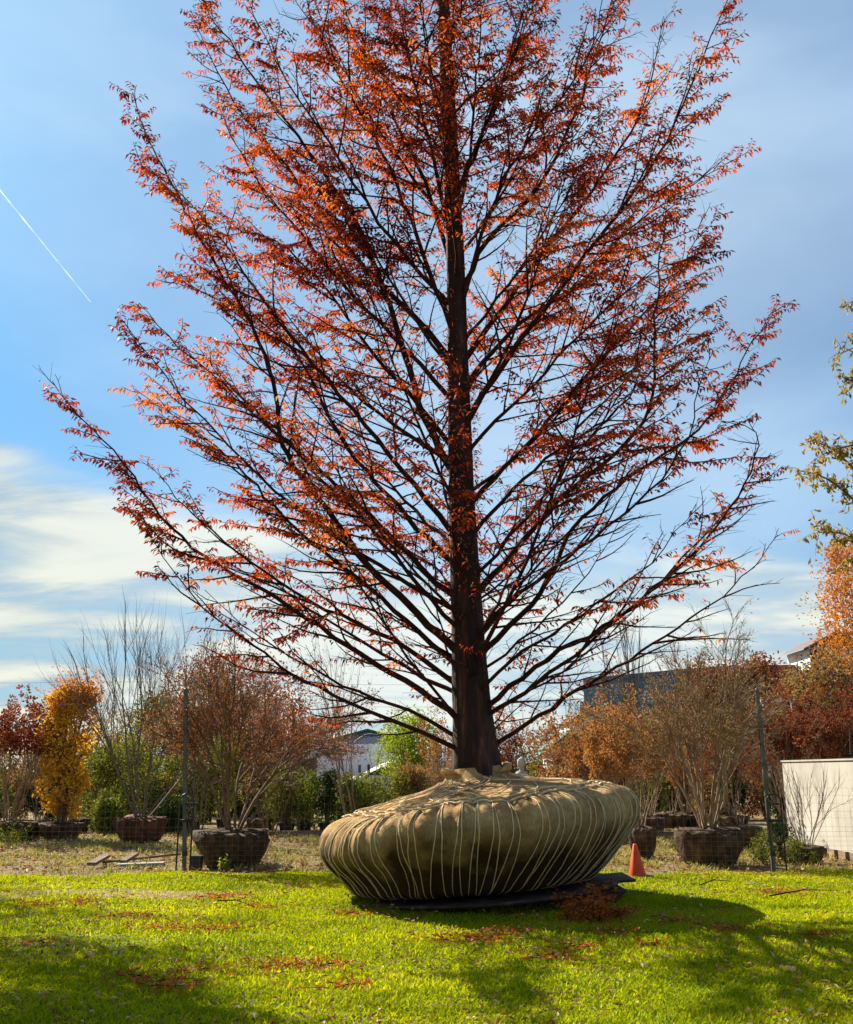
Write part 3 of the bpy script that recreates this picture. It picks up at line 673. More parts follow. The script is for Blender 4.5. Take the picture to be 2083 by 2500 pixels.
def bush(name, loc, label, cat, H, rx, mat, seed, n=2600, size=.07, even=False, lr=(.30, .52), group=None, stemmat=None, z0=.05, cone=0.0, lobes=14, ry=None, pot=None, trunk=False, gap=.0, aspect=.5):
    rnd_ = random.Random(seed); np.random.seed(seed)
    root = empty(name, loc, label, cat, group); lf = MB(); st = MB(); ry = ry or rx
    cs = []
    for i in range(lobes):
        f = (i + .5) / lobes; z = z0 * H + (H - z0 * H) * (rnd_.uniform(.08, .92) if not even else .04 + .93 * f)
        zz_ = (z / H - z0) / (1 - z0); k = (1 - cone) * math.sqrt(max(.08, 1 - (2 * zz_ - 1) ** 2 * .8)) + cone * (1 - zz_) * 1.05
        a = rnd_.uniform(0, 6.283); q = rnd_.uniform(.25, .8 if not even else .95) * k
        cs.append((rx * q * math.cos(a), ry * q * math.sin(a), z, rx * rnd_.uniform(*lr) * max(.35, k)))
    per = n // lobes
    for (x, y, z, r) in cs:
        dv = np.random.randn(per, 3); dv /= np.linalg.norm(dv, axis=1)[:, None]
        P = np.array([x, y, z]) + dv * r * (.35 + .75 * np.random.rand(per, 1) ** .6) * [1, 1, min(1.5, .9 + .25 * H / rx)]
        P = P[P[:, 2] > .03]; k = len(P)
        lf.leaves(P, dv[:k] + np.random.randn(k, 3) * .8, np.random.randn(k, 3) + [0, 0, .8], size * (.6 + .8 * np.random.rand(k)), size * aspect, None, .5, .1)
        b0 = Vector((rnd_.uniform(-.06, .06), rnd_.uniform(-.06, .06), 0)); c_ = Vector((x, y, z))
        mid_ = b0.lerp(c_, .5) + Vector((0, 0, .08 * H)) - Vector((x, y, 0)) * .2
        st.tube([b0, mid_, c_], [.02 if not trunk else .05, .013, .005], 5, False)
    if trunk:
        st.tube([(0, 0, 0), (.03, 0, H * .3), (0, .03, H * .6), (0, 0, H * .9)], [H * .022, H * .017, H * .01, .01], 8)
        st.build('trunk', stemmat or M['brownstem'], root); lf.build('crown', mat, root)
    else:
        st.build('stems', stemmat or M['brownstem'], root); lf.build('foliage', mat, root)
    if pot:
        q = MB(); r_, h_ = pot; q.grid([[(r * math.cos(a), r * math.sin(a), z) for a in np.linspace(0, 6.283, 20, endpoint=False)] for r, z in ((0, 0), (r_ * .8, 0), (r_, h_), (r_ * 1.06, h_), (r_ * 1.06, h_ + .03), (r_ * .95, h_ + .03), (r_ * .9, h_ - .02), (0, h_ - .02))], True)
        q.build('nursery_pot', M['blackrubber'], root)
    return root
M['lf_yellow'] = leafmat('golden_leaves', [(0, (.26, .12, .012)), (.4, (.60, .36, .03)), (1, (.85, .62, .12))], .45, (1.1, .9, .4), 2)
M['lf_orange'] = leafmat('orange_leaves', [(0, (.22, .08, .02)), (.5, (.50, .24, .05)), (1, (.75, .42, .10))], .42, (1.1, .8, .5), 1)
M['lf_dkred'] = leafmat('dark_red_heads', [(0, (.05, .015, .010)), (.5, (.18, .05, .022)), (1, (.40, .17, .07))], .38, (1, .7, .5), 2)
M['lf_hyd'] = leafmat('brown_flower_heads', [(0, (.13, .05, .016)), (.5, (.36, .18, .06)), (1, (.58, .36, .15))], .4, (1, .8, .55), 2)
M['lf_russet'] = leafmat('russet_leaves', [(0, (.09, .035, .015)), (.5, (.25, .10, .038)), (1, (.45, .20, .07))], .35, (1, .8, .6), 1.5)
M['lf_brown'] = leafmat('dry_brown_leaves', [(0, (.10, .065, .025)), (.5, (.27, .18, .07)), (1, (.46, .33, .14))], .35, (1, .85, .6), 1.5)
M['lf_green'] = leafmat('laurel_leaves', [(0, (.03, .045, .008)), (.5, (.12, .14, .02)), (1, (.36, .36, .08))], .35, (1.1, 1.1, .5), 2.5, .6)
M['lf_dkgreen'] = leafmat('dark_evergreen', [(0, (.010, .022, .006)), (.6, (.03, .055, .012)), (1, (.07, .11, .025))], .2, (1, 1.1, .6), 2)
M['lf_lime'] = leafmat('lime_leaves', [(0, (.10, .14, .012)), (.5, (.24, .30, .02)), (1, (.42, .46, .05))], .45, (1.1, 1.1, .4), 2)
M['lf_olive'] = leafmat('bronze_oak_leaves', [(0, (.12, .10, .03)), (.4, (.27, .23, .06)), (.75, (.42, .28, .09)), (1, (.45, .18, .06))], .5, (1.1, 1, .5), 1.2, .4)
def at(px, Y): return (GX(px, Y), Y, 0.0)
# ---- left side of the yard
multistem('hydrangea', at(20, 23.5), 'leafless brown shrub with dark red flower heads at the left edge of the yard', 'shrub', 3.15, .42, 13, 21, M['palestem'], 2, (4, 4), .028, .004, .62, .38, M['soilball'], clump=130, clumpmat=M['lf_dkred'], clumpn=34, clumpr=.12, ang=.3, zcut=.62)
multistem('hydrangea', at(95, 24.6), 'smaller shrub with dark red flower heads between the edge shrub and the golden column', 'shrub', 3.2, .3, 9, 22, M['greystem'], 2, (4, 4), .022, .004, .4, .3, M['soilball'], clump=70, clumpmat=M['lf_dkred'], clumpn=34, clumpr=.12, ang=.3, zcut=.72)
b_ = bush('golden_shrub', at(146, 23.6), 'narrow golden yellow shrub turning orange at its top, on a dark root ball', 'shrub', 3.45, .66, M['lf_yellow'], 23, 5200, .10, z0=.14, lobes=110, aspect=.6, even=True, lr=(.18, .34))
root_lump(b_, .46, .34, M['soilball'], 4)
bb = MB(); np.random.seed(5); n = 1700
P = np.random.randn(n, 3) * [.24, .24, .24] + [.0, 0, 3.2]; P = np.concatenate([P, np.random.randn(420, 3) * [.12, .12, .28] + [.45, 0, 3.2]])
bb.leaves(P, np.random.randn(len(P), 3), np.random.randn(len(P), 3), .09, .045); bb.build('orange_top', M['lf_orange'], b_)
multistem('crape_myrtle', at(341, 22.6), 'tall bare vase shaped shrub of thin grey stems on a reddish root ball', 'shrub', 5.9, .60, 11, 24, M['greystem'], 3, (4, 4, 4), .036, .0036, .55, .5, M['redball'], ang=.36, wob=.06, up=.03, lr=.66, first=.45)
multistem('crape_myrtle', at(566, 17.0), 'dense reddish brown twiggy shrub on a sacking ball by the left post', 'shrub', 4.0, .46, 11, 25, M['brownstem'], 4, (5, 6, 4, 4), .045, .0042, .60, .54, M['soilball'], M['lf_russet'], 9000, .045, ang=.50, wob=.10, up=.0, lr=.56, leafr=.06, first=.35, zcut=.42)
multistem('crape_myrtle', at(1735, 17.2), 'wide twiggy tan brown shrub on a black root ball left of the right post', 'shrub', 4.0, .44, 13, 26, M['palestem'], 4, (5, 6, 4, 4), .042, .0040, .55, .55, M['soilball'], M['lf_brown'], 6500, .04, ang=.46, wob=.09, up=.0, lr=.57, leafr=.05, first=.35, zcut=.45)
multistem('crape_myrtle', at(860, 23.0), 'slim leaning shrub of three pale stems just left of the giant root ball', 'shrub', 4.6, .10, 5, 27, M['palestem'], 3, (3, 4, 3), .035, .004, .4, .3, M['soilball'], M['lf_russet'], 500, .05, lean=(-.22, 0), ang=.34, lr=.6, up=.03)
multistem('bare_sapling', at(910, 26.0), 'single straight bare sapling standing in front of the white vans', 'sapling', 4.0, .03, 1, 28, M['greystem'], 2, (5, 3), .022, .004, base_spread=.01, ang=.5, lr=.45)
multistem('bare_sapling', at(746, 26.5), 'thin bare staked sapling among the green laurels', 'sapling', 3.0, .03, 1, 29, M['greystem'], 2, (4, 3), .018, .004, base_spread=.01, ang=.5, lr=.4)
# green row
greens = [ (235,27,2.1,.75,'lf_green','green broadleaf shrub right of the golden column'), (262,25.4,1.0,.6,'lf_green','low green shrub right of the dark root balls'),
 (320,28,2.3,.8,'lf_green','green shrub behind the bare vase shaped stems'), (300,31,3.1,1.2,'lf_brown','olive brown shrub behind the tall bare stems'),
 (395,27,1.9,.7,'lf_green','green shrub between the reddish root ball and the left post'), (420,25.6,.75,.45,'lf_dkgreen','low dark green shrub right of the reddish root ball'),
 (470,28,2.3,.8,'lf_green','green shrub behind the left fence post'), (545,28,2.5,.85,'lf_green','green shrub behind the stems of the reddish crape myrtle'),
 (625,27,1.85,.45,'lf_dkgreen','dark narrow evergreen right of the reddish crape myrtle'), (700,25.8,1.54,.72,'lf_green','bright green laurel in front of the high roofed van'),
 (742,26.6,1.41,.6,'lf_green','green laurel right beside the bright laurel'), (798,26,1.55,.36,'lf_dkgreen','nearly black little evergreen between two green laurels'),
 (840,27.5,1.41,.65,'lf_green','green laurel behind the leaning stems'), (905,27.5,1.32,.7,'lf_green','green laurel below the second white van'), (965,28,1.36,.75,'lf_green','green laurel in front of the low dark van window'),
 (1020,28.5,1.58,.7,'lf_brown','olive shrub just left of the big trunk'), (1245,29,2.1,.7,'lf_dkgreen','dark evergreen right of the big trunk'),
 (1315,27.5,1.8,.45,'lf_green','yellow green shrub in the gap right of the statue'), (1365,29,1.75,.5,'lf_brown','olive shrub under the small green roof')]
for i, (px, Y, h, r, mk, lab) in enumerate(greens):
    bush('laurel_shrub' if mk == 'lf_green' else 'evergreen_shrub' if mk == 'lf_dkgreen' else 'olive_shrub', at(px, Y), lab, 'shrub', h, r, M[mk], 100 + i, int(2600 * r / .6), .085, lobes=16, pot=(.2, .22), z0=.10)
rowr = random.Random(77); protos = []
for k, (mk, h, r) in enumerate((('lf_green', 1.7, .8), ('lf_brown', 1.6, .85), ('lf_dkgreen', 1.5, .7), ('lf_russet', 1.9, .9))):
    protos.append(bush('nursery_shrub', at(1600 + k * 90, 33.5), 'one of the mixed nursery shrubs standing in the far row behind the fence', 'shrub', h, r, M[mk], 400 + k, 3000, .12, lobes=14, group='mixed nursery shrubs in the far row'))
    protos[-1]['label'] = ('green nursery shrub','low olive nursery shrub','low dark green nursery shrub','low russet nursery shrub')[k] + (' seen far behind the giant root ball', ' far behind the wide crape myrtle', ' far behind the right crape myrtle ball', ' far behind the right fence post')[k]
LM = ['the leftmost dark red heads', 'the leftmost leafless shrub', 'the golden shrub', 'the gap right of the golden shrub', 'the bare vase shrub left side', 'the bare vase shrub stems', 'the left fence post', 'the sacking ball left side', 'the sacking ball shrub', 'the dark narrow evergreen', 'the bright laurel', 'the nearly black evergreen', 'the leaning pale stems', 'the straight bare sapling', 'the yellow green tree', 'the tan shrub by the trunk', 'the base of the big trunk', 'the red brown shrub by the trunk', 'the gap with the statue', 'the green roofed shed side', 'the low tan hydrangea', 'the orange brown hydrangea', 'the giant ball right rim', 'the traffic cone', 'wide crape myrtle stems', 'the black crape myrtle ball', 'the light bar', 'the cream wall left end', 'the cream wall middle', 'the right frame edge']
KD = {0: 'low green nursery shrub', 1: 'low olive nursery shrub', 2: 'low dark green nursery shrub', 3: 'low russet nursery shrub'}
for k in range(30):
    px = -40 + k * 74
    if 1590 < px < 1900 and k % 2: continue
    ki = (0, 1, 2, 0, 1)[k % 5] if px < 1100 else (1, 3, 2, 3)[k % 4]; src = protos[ki]; sc_ = rowr.uniform(.8, 1.02) * (.72 if 640 < px < 1020 else 1)
    copy_tree(src, at(px + rowr.uniform(-20, 20), rowr.uniform(31, 35)), rowr.uniform(0, 6), sc_, KD[ki] + ' in the far row behind ' + LM[k], src['group'])
bush('lime_tree', at(1000, 38), 'rounded yellow green tree left of the big trunk above the vans', 'tree', 3.5, 1.35, M['lf_lime'], 140, 5200, .13, lobes=24, z0=.3, trunk=True)
bush('dark_conifer', at(628, 34), 'very dark evergreen tree behind the reddish crape myrtle', 'tree', 3.6, 1.1, M['lf_dkgreen'], 141, 5200, .12, lobes=22, trunk=True, cone=.4)
bush('russet_tree', at(735, 53), 'dark red leaved tree behind the high roofed van', 'tree', 3.9, 1.6, M['lf_dkred'], 142, 4200, .15, lobes=22, trunk=True, z0=.3)
bush('russet_tree', at(560, 45), 'broad russet tree far behind the reddish crape myrtle', 'tree', 6.0, 3.6, M['lf_russet'], 143, 7000, .18, lobes=30, trunk=True, z0=.25)
bush('russet_tree', at(470, 38), 'rounded olive and russet tree behind the left fence post', 'tree', 4.6, 2.3, M['lf_brown'], 144, 6500, .15, lobes=26, trunk=True, z0=.2)
bush('olive_tree', at(345, 40), 'rounded olive green tree behind the tall bare stems', 'tree', 4.3, 1.5, M['lf_green'], 145, 4200, .15, lobes=22, trunk=True, z0=.2)
bush('hedge', at(225, 55), 'low dark hedge on the horizon right of the golden column', 'hedge', 2.2, 3.2, M['lf_dkgreen'], 146, 4200, .2, lobes=24, ry=1.2)
bush('hedge', at(40, 50), 'low brown hedge on the horizon at the left edge', 'hedge', 2.6, 3.4, M['lf_brown'], 147, 4200, .2, lobes=24, ry=1.2)
bush('hedge', at(1250, 58), 'low olive hedge on the horizon right of the big trunk', 'hedge', 2.8, 5.0, M['lf_brown'], 148, 5200, .22, lobes=30, ry=1.2)
bush('hedge', at(1640, 44), 'long brown hedge behind the hydrangeas', 'hedge', 3.0, 6.5, M['lf_brown'], 149, 9000, .2, lobes=44, ry=1.2)
multistem('bare_tree', at(215, 50), 'hazy bare tree between the golden column and the tall bare stems', 'tree', 6.2, .32, 3, 31, M['greystem'], 3, (5, 5, 5), .11, .010, ang=.6, wob=.12, up=.02, lr=.6)
multistem('bare_tree', at(300, 52), 'second hazy bare tree behind the tall bare stems', 'tree', 6.0, .3, 3, 32, M['greystem'], 3, (5, 5, 4), .09, .010, ang=.6, wob=.12, up=.02, lr=.6)
multistem('bare_shrub', at(150, 33), 'thin upright bare twigs rising above the golden column', 'shrub', 5.0, .28, 10, 33, M['greystem'], 1, (3,), .02, .006, up=.05, ang=.25)
multistem('bare_shrub', at(90, 34), 'thin bare twigs rising above the dark red flower heads', 'shrub', 4.6, .3, 8, 34, M['greystem'], 1, (3,), .02, .006, up=.05, ang=.25)
multistem('crape_myrtle', at(480, 25), 'bare grey twiggy shrub rising behind the reddish crape myrtle', 'shrub', 5.6, .35, 8, 35, M['greystem'], 3, (4, 4, 3), .03, .004, ang=.36, lr=.62)
multistem('crape_myrtle', at(655, 24.5), 'russet twiggy shrub between the reddish crape myrtle and the leaning stems', 'shrub', 4.0, .26, 7, 36, M['brownstem'], 3, (5, 5, 4), .03, .004, None, .5, None, M['lf_russet'], 3600, .055, ang=.45, lr=.6, zcut=.35)
# brown shrubs behind trunk and to the right
multistem('hydrangea', at(1075, 26.5), 'tan leaved shrub directly left of the big trunk base', 'shrub', 3.1, .3, 12, 41, M['palestem'], 2, (4, 4), .02, .004, clump=120, clumpmat=M['lf_hyd'], clumpn=24, clumpr=.1, ang=.3, zcut=.4)
multistem('hydrangea', at(1225, 27), 'red brown shrub directly right of the big trunk base', 'shrub', 3.1, .26, 12, 42, M['brownstem'], 3, (3, 4, 3), .02, .004, clump=200, clumpmat=M['lf_dkred'], clumpn=20, clumpr=.09, ang=.4, zcut=.4)
multistem('bare_sapling', at(1300, 33), 'small gnarled bare tree in the gap right of the big trunk', 'sapling', 4.4, .1, 1, 43, M['greystem'], 3, (5, 4, 3), .05, .006, ang=.7, lr=.5, base_spread=.01)
multistem('bare_sapling', at(1336, 29), 'slim bare sapling right of the gnarled little tree', 'sapling', 4.3, .03, 1, 44, M['greystem'], 2, (4, 3), .02, .004, base_spread=.01, ang=.4, lr=.35)
for i, (px, Y, h, s, nc, mk, lab) in enumerate([
 (1500, 22.5, 3.35, .55, 260, 'lf_hyd', 'large pale stemmed hydrangea with orange brown heads right of the giant root ball'),
 (1462, 25.5, 3.1, .42, 220, 'lf_hyd', 'orange brown hydrangea behind the right half of the giant root ball'),
 (1585, 27, 3.3, .45, 160, 'lf_hyd', 'brown hydrangea left behind the wide crape myrtle'),
 (1420, 26.2, 1.8, .3, 110, 'lf_hyd', 'low tan hydrangea close behind the top of the giant root ball'),
 (1790, 27.5, 3.0, .45, 150, 'lf_dkred', 'red brown hydrangea behind the wide crape myrtle stems'),
 (1925, 24.5, 3.55, .45, 260, 'lf_dkred', 'dark red brown hydrangea right of the right fence post'),
 (2020, 25.5, 3.75, .45, 260, 'lf_dkred', 'dark red brown hydrangea rising over the cream wall'),
 (2095, 25, 3.6, .45, 220, 'lf_dkred', 'dark hydrangea at the right edge over the cream wall'),
 (1680, 29, 2.6, .5, 160, 'lf_hyd', 'tan hydrangea seen through the wide crape myrtle')]):
    multistem('hydrangea', at(px, Y), lab, 'shrub', h, s, 14, 50 + i, M['palestem'], 3, (3, 3, 4), .022, .0045, .42, .34, M['soilball'], clump=int(nc * .75), clumpmat=M[mk], clumpn=34, clumpr=.115, ang=.34, lr=.58, zcut=.42, bind=False)
# small things by the right fence
multistem('bare_shrub', at(1968, 17.6), 'small bare pale twiggy shrub in a dark pot before the cream wall', 'shrub', 2.0, .5, 10, 61, M['palestem'], 2, (5, 4), .016, .003, .30, .27, M['soilball'], bind=False, ang=.4)
bush('weeds', (GX(1950, 17.2), 17.2, 0), 'green weeds at the foot of the small potted shrub', 'weeds', .35, .35, M['lf_green'], 62, 700, .05, lobes=8)
bush('weeds', (GX(1862, 17.5), 17.5, 0), 'clump of green weeds left of the right fence post', 'weeds', .5, .3, M['lf_green'], 63, 700, .05, lobes=8)
bush('weeds', (GX(15, 22.2), 22.2, 0), 'green weeds before the dark root ball at the left edge', 'weeds', .4, .6, M['lf_green'], 64, 900, .06, lobes=8)
bush('weed_sprig', (GX(548, 16.1), 16.1, 0), 'little green sprig before the sacking root ball', 'weeds', .22, .12, M['lf_lime'], 65, 60, .06, lobes=4)
bush('low_shrub', (GX(1910, 18.2), 18.2, 0), 'small dark potted shrub just right of the right fence post', 'shrub', .62, .28, M['lf_dkgreen'], 66, 900, .05, lobes=10)
for i, (px, Y, r, h, lab) in enumerate([(1812, 21, .42, .42, 'dark root ball lying behind the wide crape myrtle ball'), (1570, 18.6, .24, .5, 'dark root ball peeking out right behind the giant root ball'), (180, 26, .4, .35, 'small dark root ball right behind the golden shrub'), (635, 26, .35, .35, 'dark round nursery ball right of the sacking ball'), (1405+190, 27.5, .4, .4, 'dark root ball in the distance under the hydrangeas'), (1645, 28.5, .4, .35, 'distant dark root ball seen beneath the tan hydrangea')]):
    r_ = empty('bare_root_ball', at(px, Y), lab, 'root ball'); root_lump(r_, r, h, M['soilball'], 70 + i, name='soil_mass')
    q = MB()
    for k in range(5): q.tube([(.05 * math.cos(k), .05 * math.sin(k), h), (.12 * math.cos(k * 1.3), .12 * math.sin(k * 1.3), h + .3), (.3 * math.cos(k * 1.3), .25 * math.sin(k * 1.3), h + .7)], [.012, .009, .004], 5)
    q.build('stems', M['palestem'], r_)
# distant trees on the right
bush('brown_tree', at(1852, 60), 'rounded dry brown tree left of the house', 'tree', 8.3, 2.3, M['lf_russet'], 80, 8000, .24, lobes=34, trunk=True, z0=.2)
bush('brown_tree', at(1775, 60), 'russet brown tree above the corrugated building', 'tree', 7.8, 2.4, M['lf_russet'], 81, 7000, .24, lobes=30, trunk=True, z0=.25)
bush('orange_tree', at(2165, 42), 'tall orange tree at the right edge before the house', 'tree', 11.8, 3.4, M['lf_orange'], 82, 11000, .16, lobes=120, trunk=True, z0=.40, cone=.45, lr=(.15, .32))
bush('tawny_tree', at(1990, 40), 'tawny brown tree under the dormer window', 'tree', 5.0, 2.0, M['lf_brown'], 83, 8500, .17, lobes=34, trunk=True, z0=.15)
bush('tawny_tree', at(2085, 36), 'brown tree at the right edge over the dark hydrangeas', 'tree', 5.6, 1.8, M['lf_brown'], 84, 6500, .16, lobes=30, trunk=True, z0=.15)
multistem('feathery_tree', at(1690, 62), 'pale feathery bare tree above the corrugated building', 'tree', 8.4, .5, 4, 85, M['greystem'], 3, (5, 5, 5), .10, .012, ang=.6, wob=.1, lr=.6, leafmat_=M['lf_russet'], leafn=1500, leafsize=.15, zcut=.5)
multistem('poplar_tree', at(1556, 48), 'tall slim bare poplar rising behind the corrugated building', 'tree', 11.0, .13, 7, 86, M['greystem'], 2, (6, 4), .06, .012, ang=.22, up=.09, lr=.5, wob=.05)
multistem('bare_tree', at(1480, 60), 'faint bare tree left of the slim poplar', 'tree', 7.6, .4, 4, 87, M['greystem'], 3, (4, 4, 4), .08, .012, ang=.5, lr=.6)
multistem('bare_tree', at(1380, 75), 'far bare tree in the bright gap right of the big trunk', 'tree', 7.6, .4, 4, 88, M['greystem'], 3, (4, 4, 4), .08, .012, ang=.5, lr=.6)
bush('side_shade_tree', (-9.2, 13.6, 0), 'dense brown leaved tree standing just out of view to the left', 'tree', 9.0, 1.75, M['lf_brown'], 92, 9000, .16, lobes=30, trunk=True, z0=.45)
# ================================================================== OAK at right edge
np.random.seed(9); rr = random.Random(9)
OY = 17.0; ox = GX(2400, OY); oak = empty('oak_tree', (ox, OY, 0), 'bronze and olive leaved oak whose branches reach in from the right edge', 'tree')
q = MB(); q.tube([(0, 0, 0), (.1, 0, 2), (-.05, .1, 5), (0, 0, 9), (.1, 0, 13)], [.34, .27, .22, .14, .03], 12); q.build('trunk', M['greystem'], oak, True)
def oloc(px, py, Y): p = U(px, py, Y); return Vector((p.x - ox, p.y - OY, p.z))
obr = [(5.2, [(2250,1290),(2110,1180),(2060,1110),(2010,1070),(1985,1075)], 0), (5.2, [(2200,1330),(2110,1240),(2050,1190),(1990,1140),(1955,1150)], .5), (5, [(2250,1400),(2120,1330),(2050,1290),(2000,1300)], -.4),
       (5.4, [(2230,1180),(2120,1080),(2060,1075),(2010,1110)], -.3), (9, [(2250,900),(2130,800),(2095,760),(2080,740)], .2), (8.5, [(2250,1000),(2140,930),(2095,900),(2068,935)], 0), (9, [(2250,850),(2140,830),(2090,840),(2060,860)], .3),
       (6.5, [(2300,1150),(2200,1050),(2130,980)], .8), (8, [(2550,900),(2650,780),(2750,650)], 0), (6, [(2550,1200),(2680,1080),(2800,950)], 1), (10, [(2420,600),(2400,500),(2350,400)], 0), (10, [(2300,700),(2220,640),(2180,560)], .4), (5, [(2240,1430),(2130,1390),(2070,1370)], .4)]
crown = MB(); limbs = MB()
for z0, pts, dy in obr:
    P = [Vector((0, 0, z0 * .85))] + [oloc(x, y, OY + dy) for x, y in pts]
    Qp, L = smoothpath(P, 14); limbs.tube(Qp, list(np.linspace(.06, .008, 14)), 6)
    for k in range(4, 14):
        for _ in range(5 if k > 6 else 2):
            p = Vector(Qp[k]); d = rv(1).normalized(); e = p + d * rr.uniform(.15, .42); limbs.tube([p, p.lerp(e, .5) + Vector((0, 0, .03)), e], [.007, .005, .003], 4, False)
            n = 9; PP = np.array(tuple(p)) + (np.array(tuple(e)) - np.array(tuple(p))) * np.linspace(.3, 1.05, n)[:, None] + np.random.randn(n, 3) * .03
            D = np.random.randn(n, 3) * .7 + [0, 0, -.75]
            crown.leaves(PP, D, np.random.randn(n, 3), .13 * (.6 + .7 * np.random.rand(n)), .05, None, .6, .15)
limbs.build('limbs', M['greystem'], oak, True); crown.build('crown', M['lf_olive'], oak)
# tree outside the frame on the left whose shade falls across the front lawn
multistem('side_tree', (-14.6, 19.5, 0), 'tall half bare tree standing out of view to the left', 'tree', 13.5, .12, 5, 91, M['brownstem'], 4, (4, 4, 4, 4), .12, .012, ang=.5, lr=.6, leafmat_=M['lf_russet'], leafn=7000, leafsize=.16, leafr=.25, zcut=.45)
# ================================================================== FENCE
FY = 16.0
fence = empty('wire_fence', (0, FY, 0), 'thin welded wire mesh fence running between the two tall posts', 'fence')
q = MB(); A = []; B = []
xs_ = np.arange(-14, 14, .10)
for x in xs_: A.append((x, 0, .01)); B.append((x + .01 * math.sin(x * 3), 0, 1.25))
for z in list(np.arange(.04, .7, .07)) + [.80, .90, 1.02, 1.14, 1.25]:
    for k in range(-14, 14): A.append((k, 0, z + .008 * math.sin(k * 2.1 + z))); B.append((k + 1, 0, z + .008 * math.sin((k + 1) * 2.1 + z)))
q.sticks(A, B, .0011, .0011, 4); q.build('wire_mesh', M['wire'], fence)
for z in (2.55, 2.9):
    q = MB(); q.tube([(x, 0, z - .05 * math.sin((x + 14) / 9.35 * math.pi) ** 2) for x in np.linspace(-14, 14, 60)], .0018, 4); q.build('top_wire', M['wire'], fence)
for px, lab in ((453, 0), (1880, 1)):
    x = GX(px, FY, .3); zt = ZY(1683, FY)
    if lab: x = (GX(1889, FY, 0) + 0)
    xt = x - (.15 if not lab else 0.02)
    q = MB(); q.add([(x - .028, -.028, 0), (x + .028, -.028, 0), (x + .028, .028, 0), (x - .028, .028, 0), (xt - .028, -.028, zt), (xt + .028, -.028, zt), (xt + .028, .028, zt), (xt - .028, .028, zt)], [(0, 3, 2, 1), (4, 5, 6, 7), (0, 1, 5, 4), (1, 2, 6, 5), (2, 3, 7, 6), (3, 0, 4, 7)]); q.tube([(xt, 0, zt + .003), (xt, 0, zt + .02)], [.036, .02], 8); q.build('post', M['postmetal'], fence)
    q = MB(); q.box((x - .035, -.05, 1.0), (x + .16 , .035 - .0, 1.03)); q.box((x - .04, -.055, .25), (x + .04, -.03, .32)); q.build('bracket', M['blackmetal'], fence)
for px, lab in ((452, 'black steel hoop stake straddling the left tall fence post'), (1896, 'black steel hoop stake beside the right tall fence post')):
    x = GX(px, FY - .12, .6); zt = ZY(1938, FY - .12); w = .105; pts = [(x - w, 0, 0), (x - w, 0, zt - w)]
    pts += [(x - w * math.cos(a), 0, zt - w + w * math.sin(a)) for a in np.linspace(.2, math.pi - .2, 9)] + [(x + w, 0, zt - w), (x + w, 0, 0)]
    q = MB(); q.tube([(a - x, b, c) for a, b, c in pts], .013, 8); q.box((-w, -.012, .75), (w, .012, .79))
    o = q.build('hoop_stake', M['blackmetal'], None, True, None); o.location = (x, FY - .12, 0); tag(o, lab, 'stake')
# electrical box by left post
q = MB(); q.box((-.08, -.08, 0), (.09, .08, .20)); q.box((-.09, -.09, .20), (.10, .09, .22)); o = q.build('utility_box', M['blackmetal']); o.location = (GX(478, 16.4), 16.4, 0); tag(o, 'small dark box between the left fence post and the sacking ball', 'box')
# boards and poles lying on the soil
M['wood'] = solid('weathered_timber', [(0, (.06, .04, .025)), (.5, (.16, .11, .07)), (1, (.30, .23, .16))], 4, .85, .4, 20, (.2, 1, 1))
M['graypl'] = solid('grey_board', [(0, (.16, .18, .16)), (1, (.3, .33, .29))], 4, .8)
def plank(name, p0, p1, w, h, mat, lab, cat='board', z=.03):
    a = Vector(p0); b = Vector(p1); d = b - a; L = d.length; q = MB(); q.box((-L / 2, -w / 2, 0), (L / 2, w / 2, h))
    o = q.build(name, mat); o.location = ((a + b) / 2) + Vector((0, 0, z)); o.rotation_euler = (0, -math.atan2(d.z, math.hypot(d.x, d.y)), math.atan2(d.y, d.x)); tag(o, lab, cat); return o
plank('plank', (GX(222, 16.6), 16.6, .02), (GX(258, 17.2), 17.2, .10), .14, .05, M['wood'], 'short tilted brown plank on the soil left of the grey board')
plank('plank', (GX(300, 16.9), 16.9, .03), (GX(330, 17.2), 17.2, .13), .12, .05, M['wood'], 'short dark plank leaning on the grey board')
plank('board', (GX(285, 16.7), 16.7, 0), (GX(400, 16.8), 16.8, .02), .22, .04, M['graypl'], 'flat grey green board lying behind the lawn edge')
plank('pole', (GX(250, 17.0), 17.0, .02), (GX(440, 18.2), 18.2, .06), .035, .035, M['wood'], 'long thin pole lying on the soil left of the fence post', 'pole')
plank('timber_edging', (GX(560, 24.6), 24.6, 0), (GX(830, 24.8), 24.8, 0), .14, .10, M['wood'], 'dark timber edging the path left of the giant root ball')
plank('timber_edging', (GX(1570, 24.4), 24.4, 0), (GX(1720, 24.6), 24.6, 0), .14, .10, M['wood'], 'dark timber edging the path right of the giant root ball')
plank('timber_edging', (GX(230, 26), 26, 0), (GX(470, 25.6), 25.6, 0), .14, .10, M['wood'], 'dark timber edging the path behind the reddish root ball')
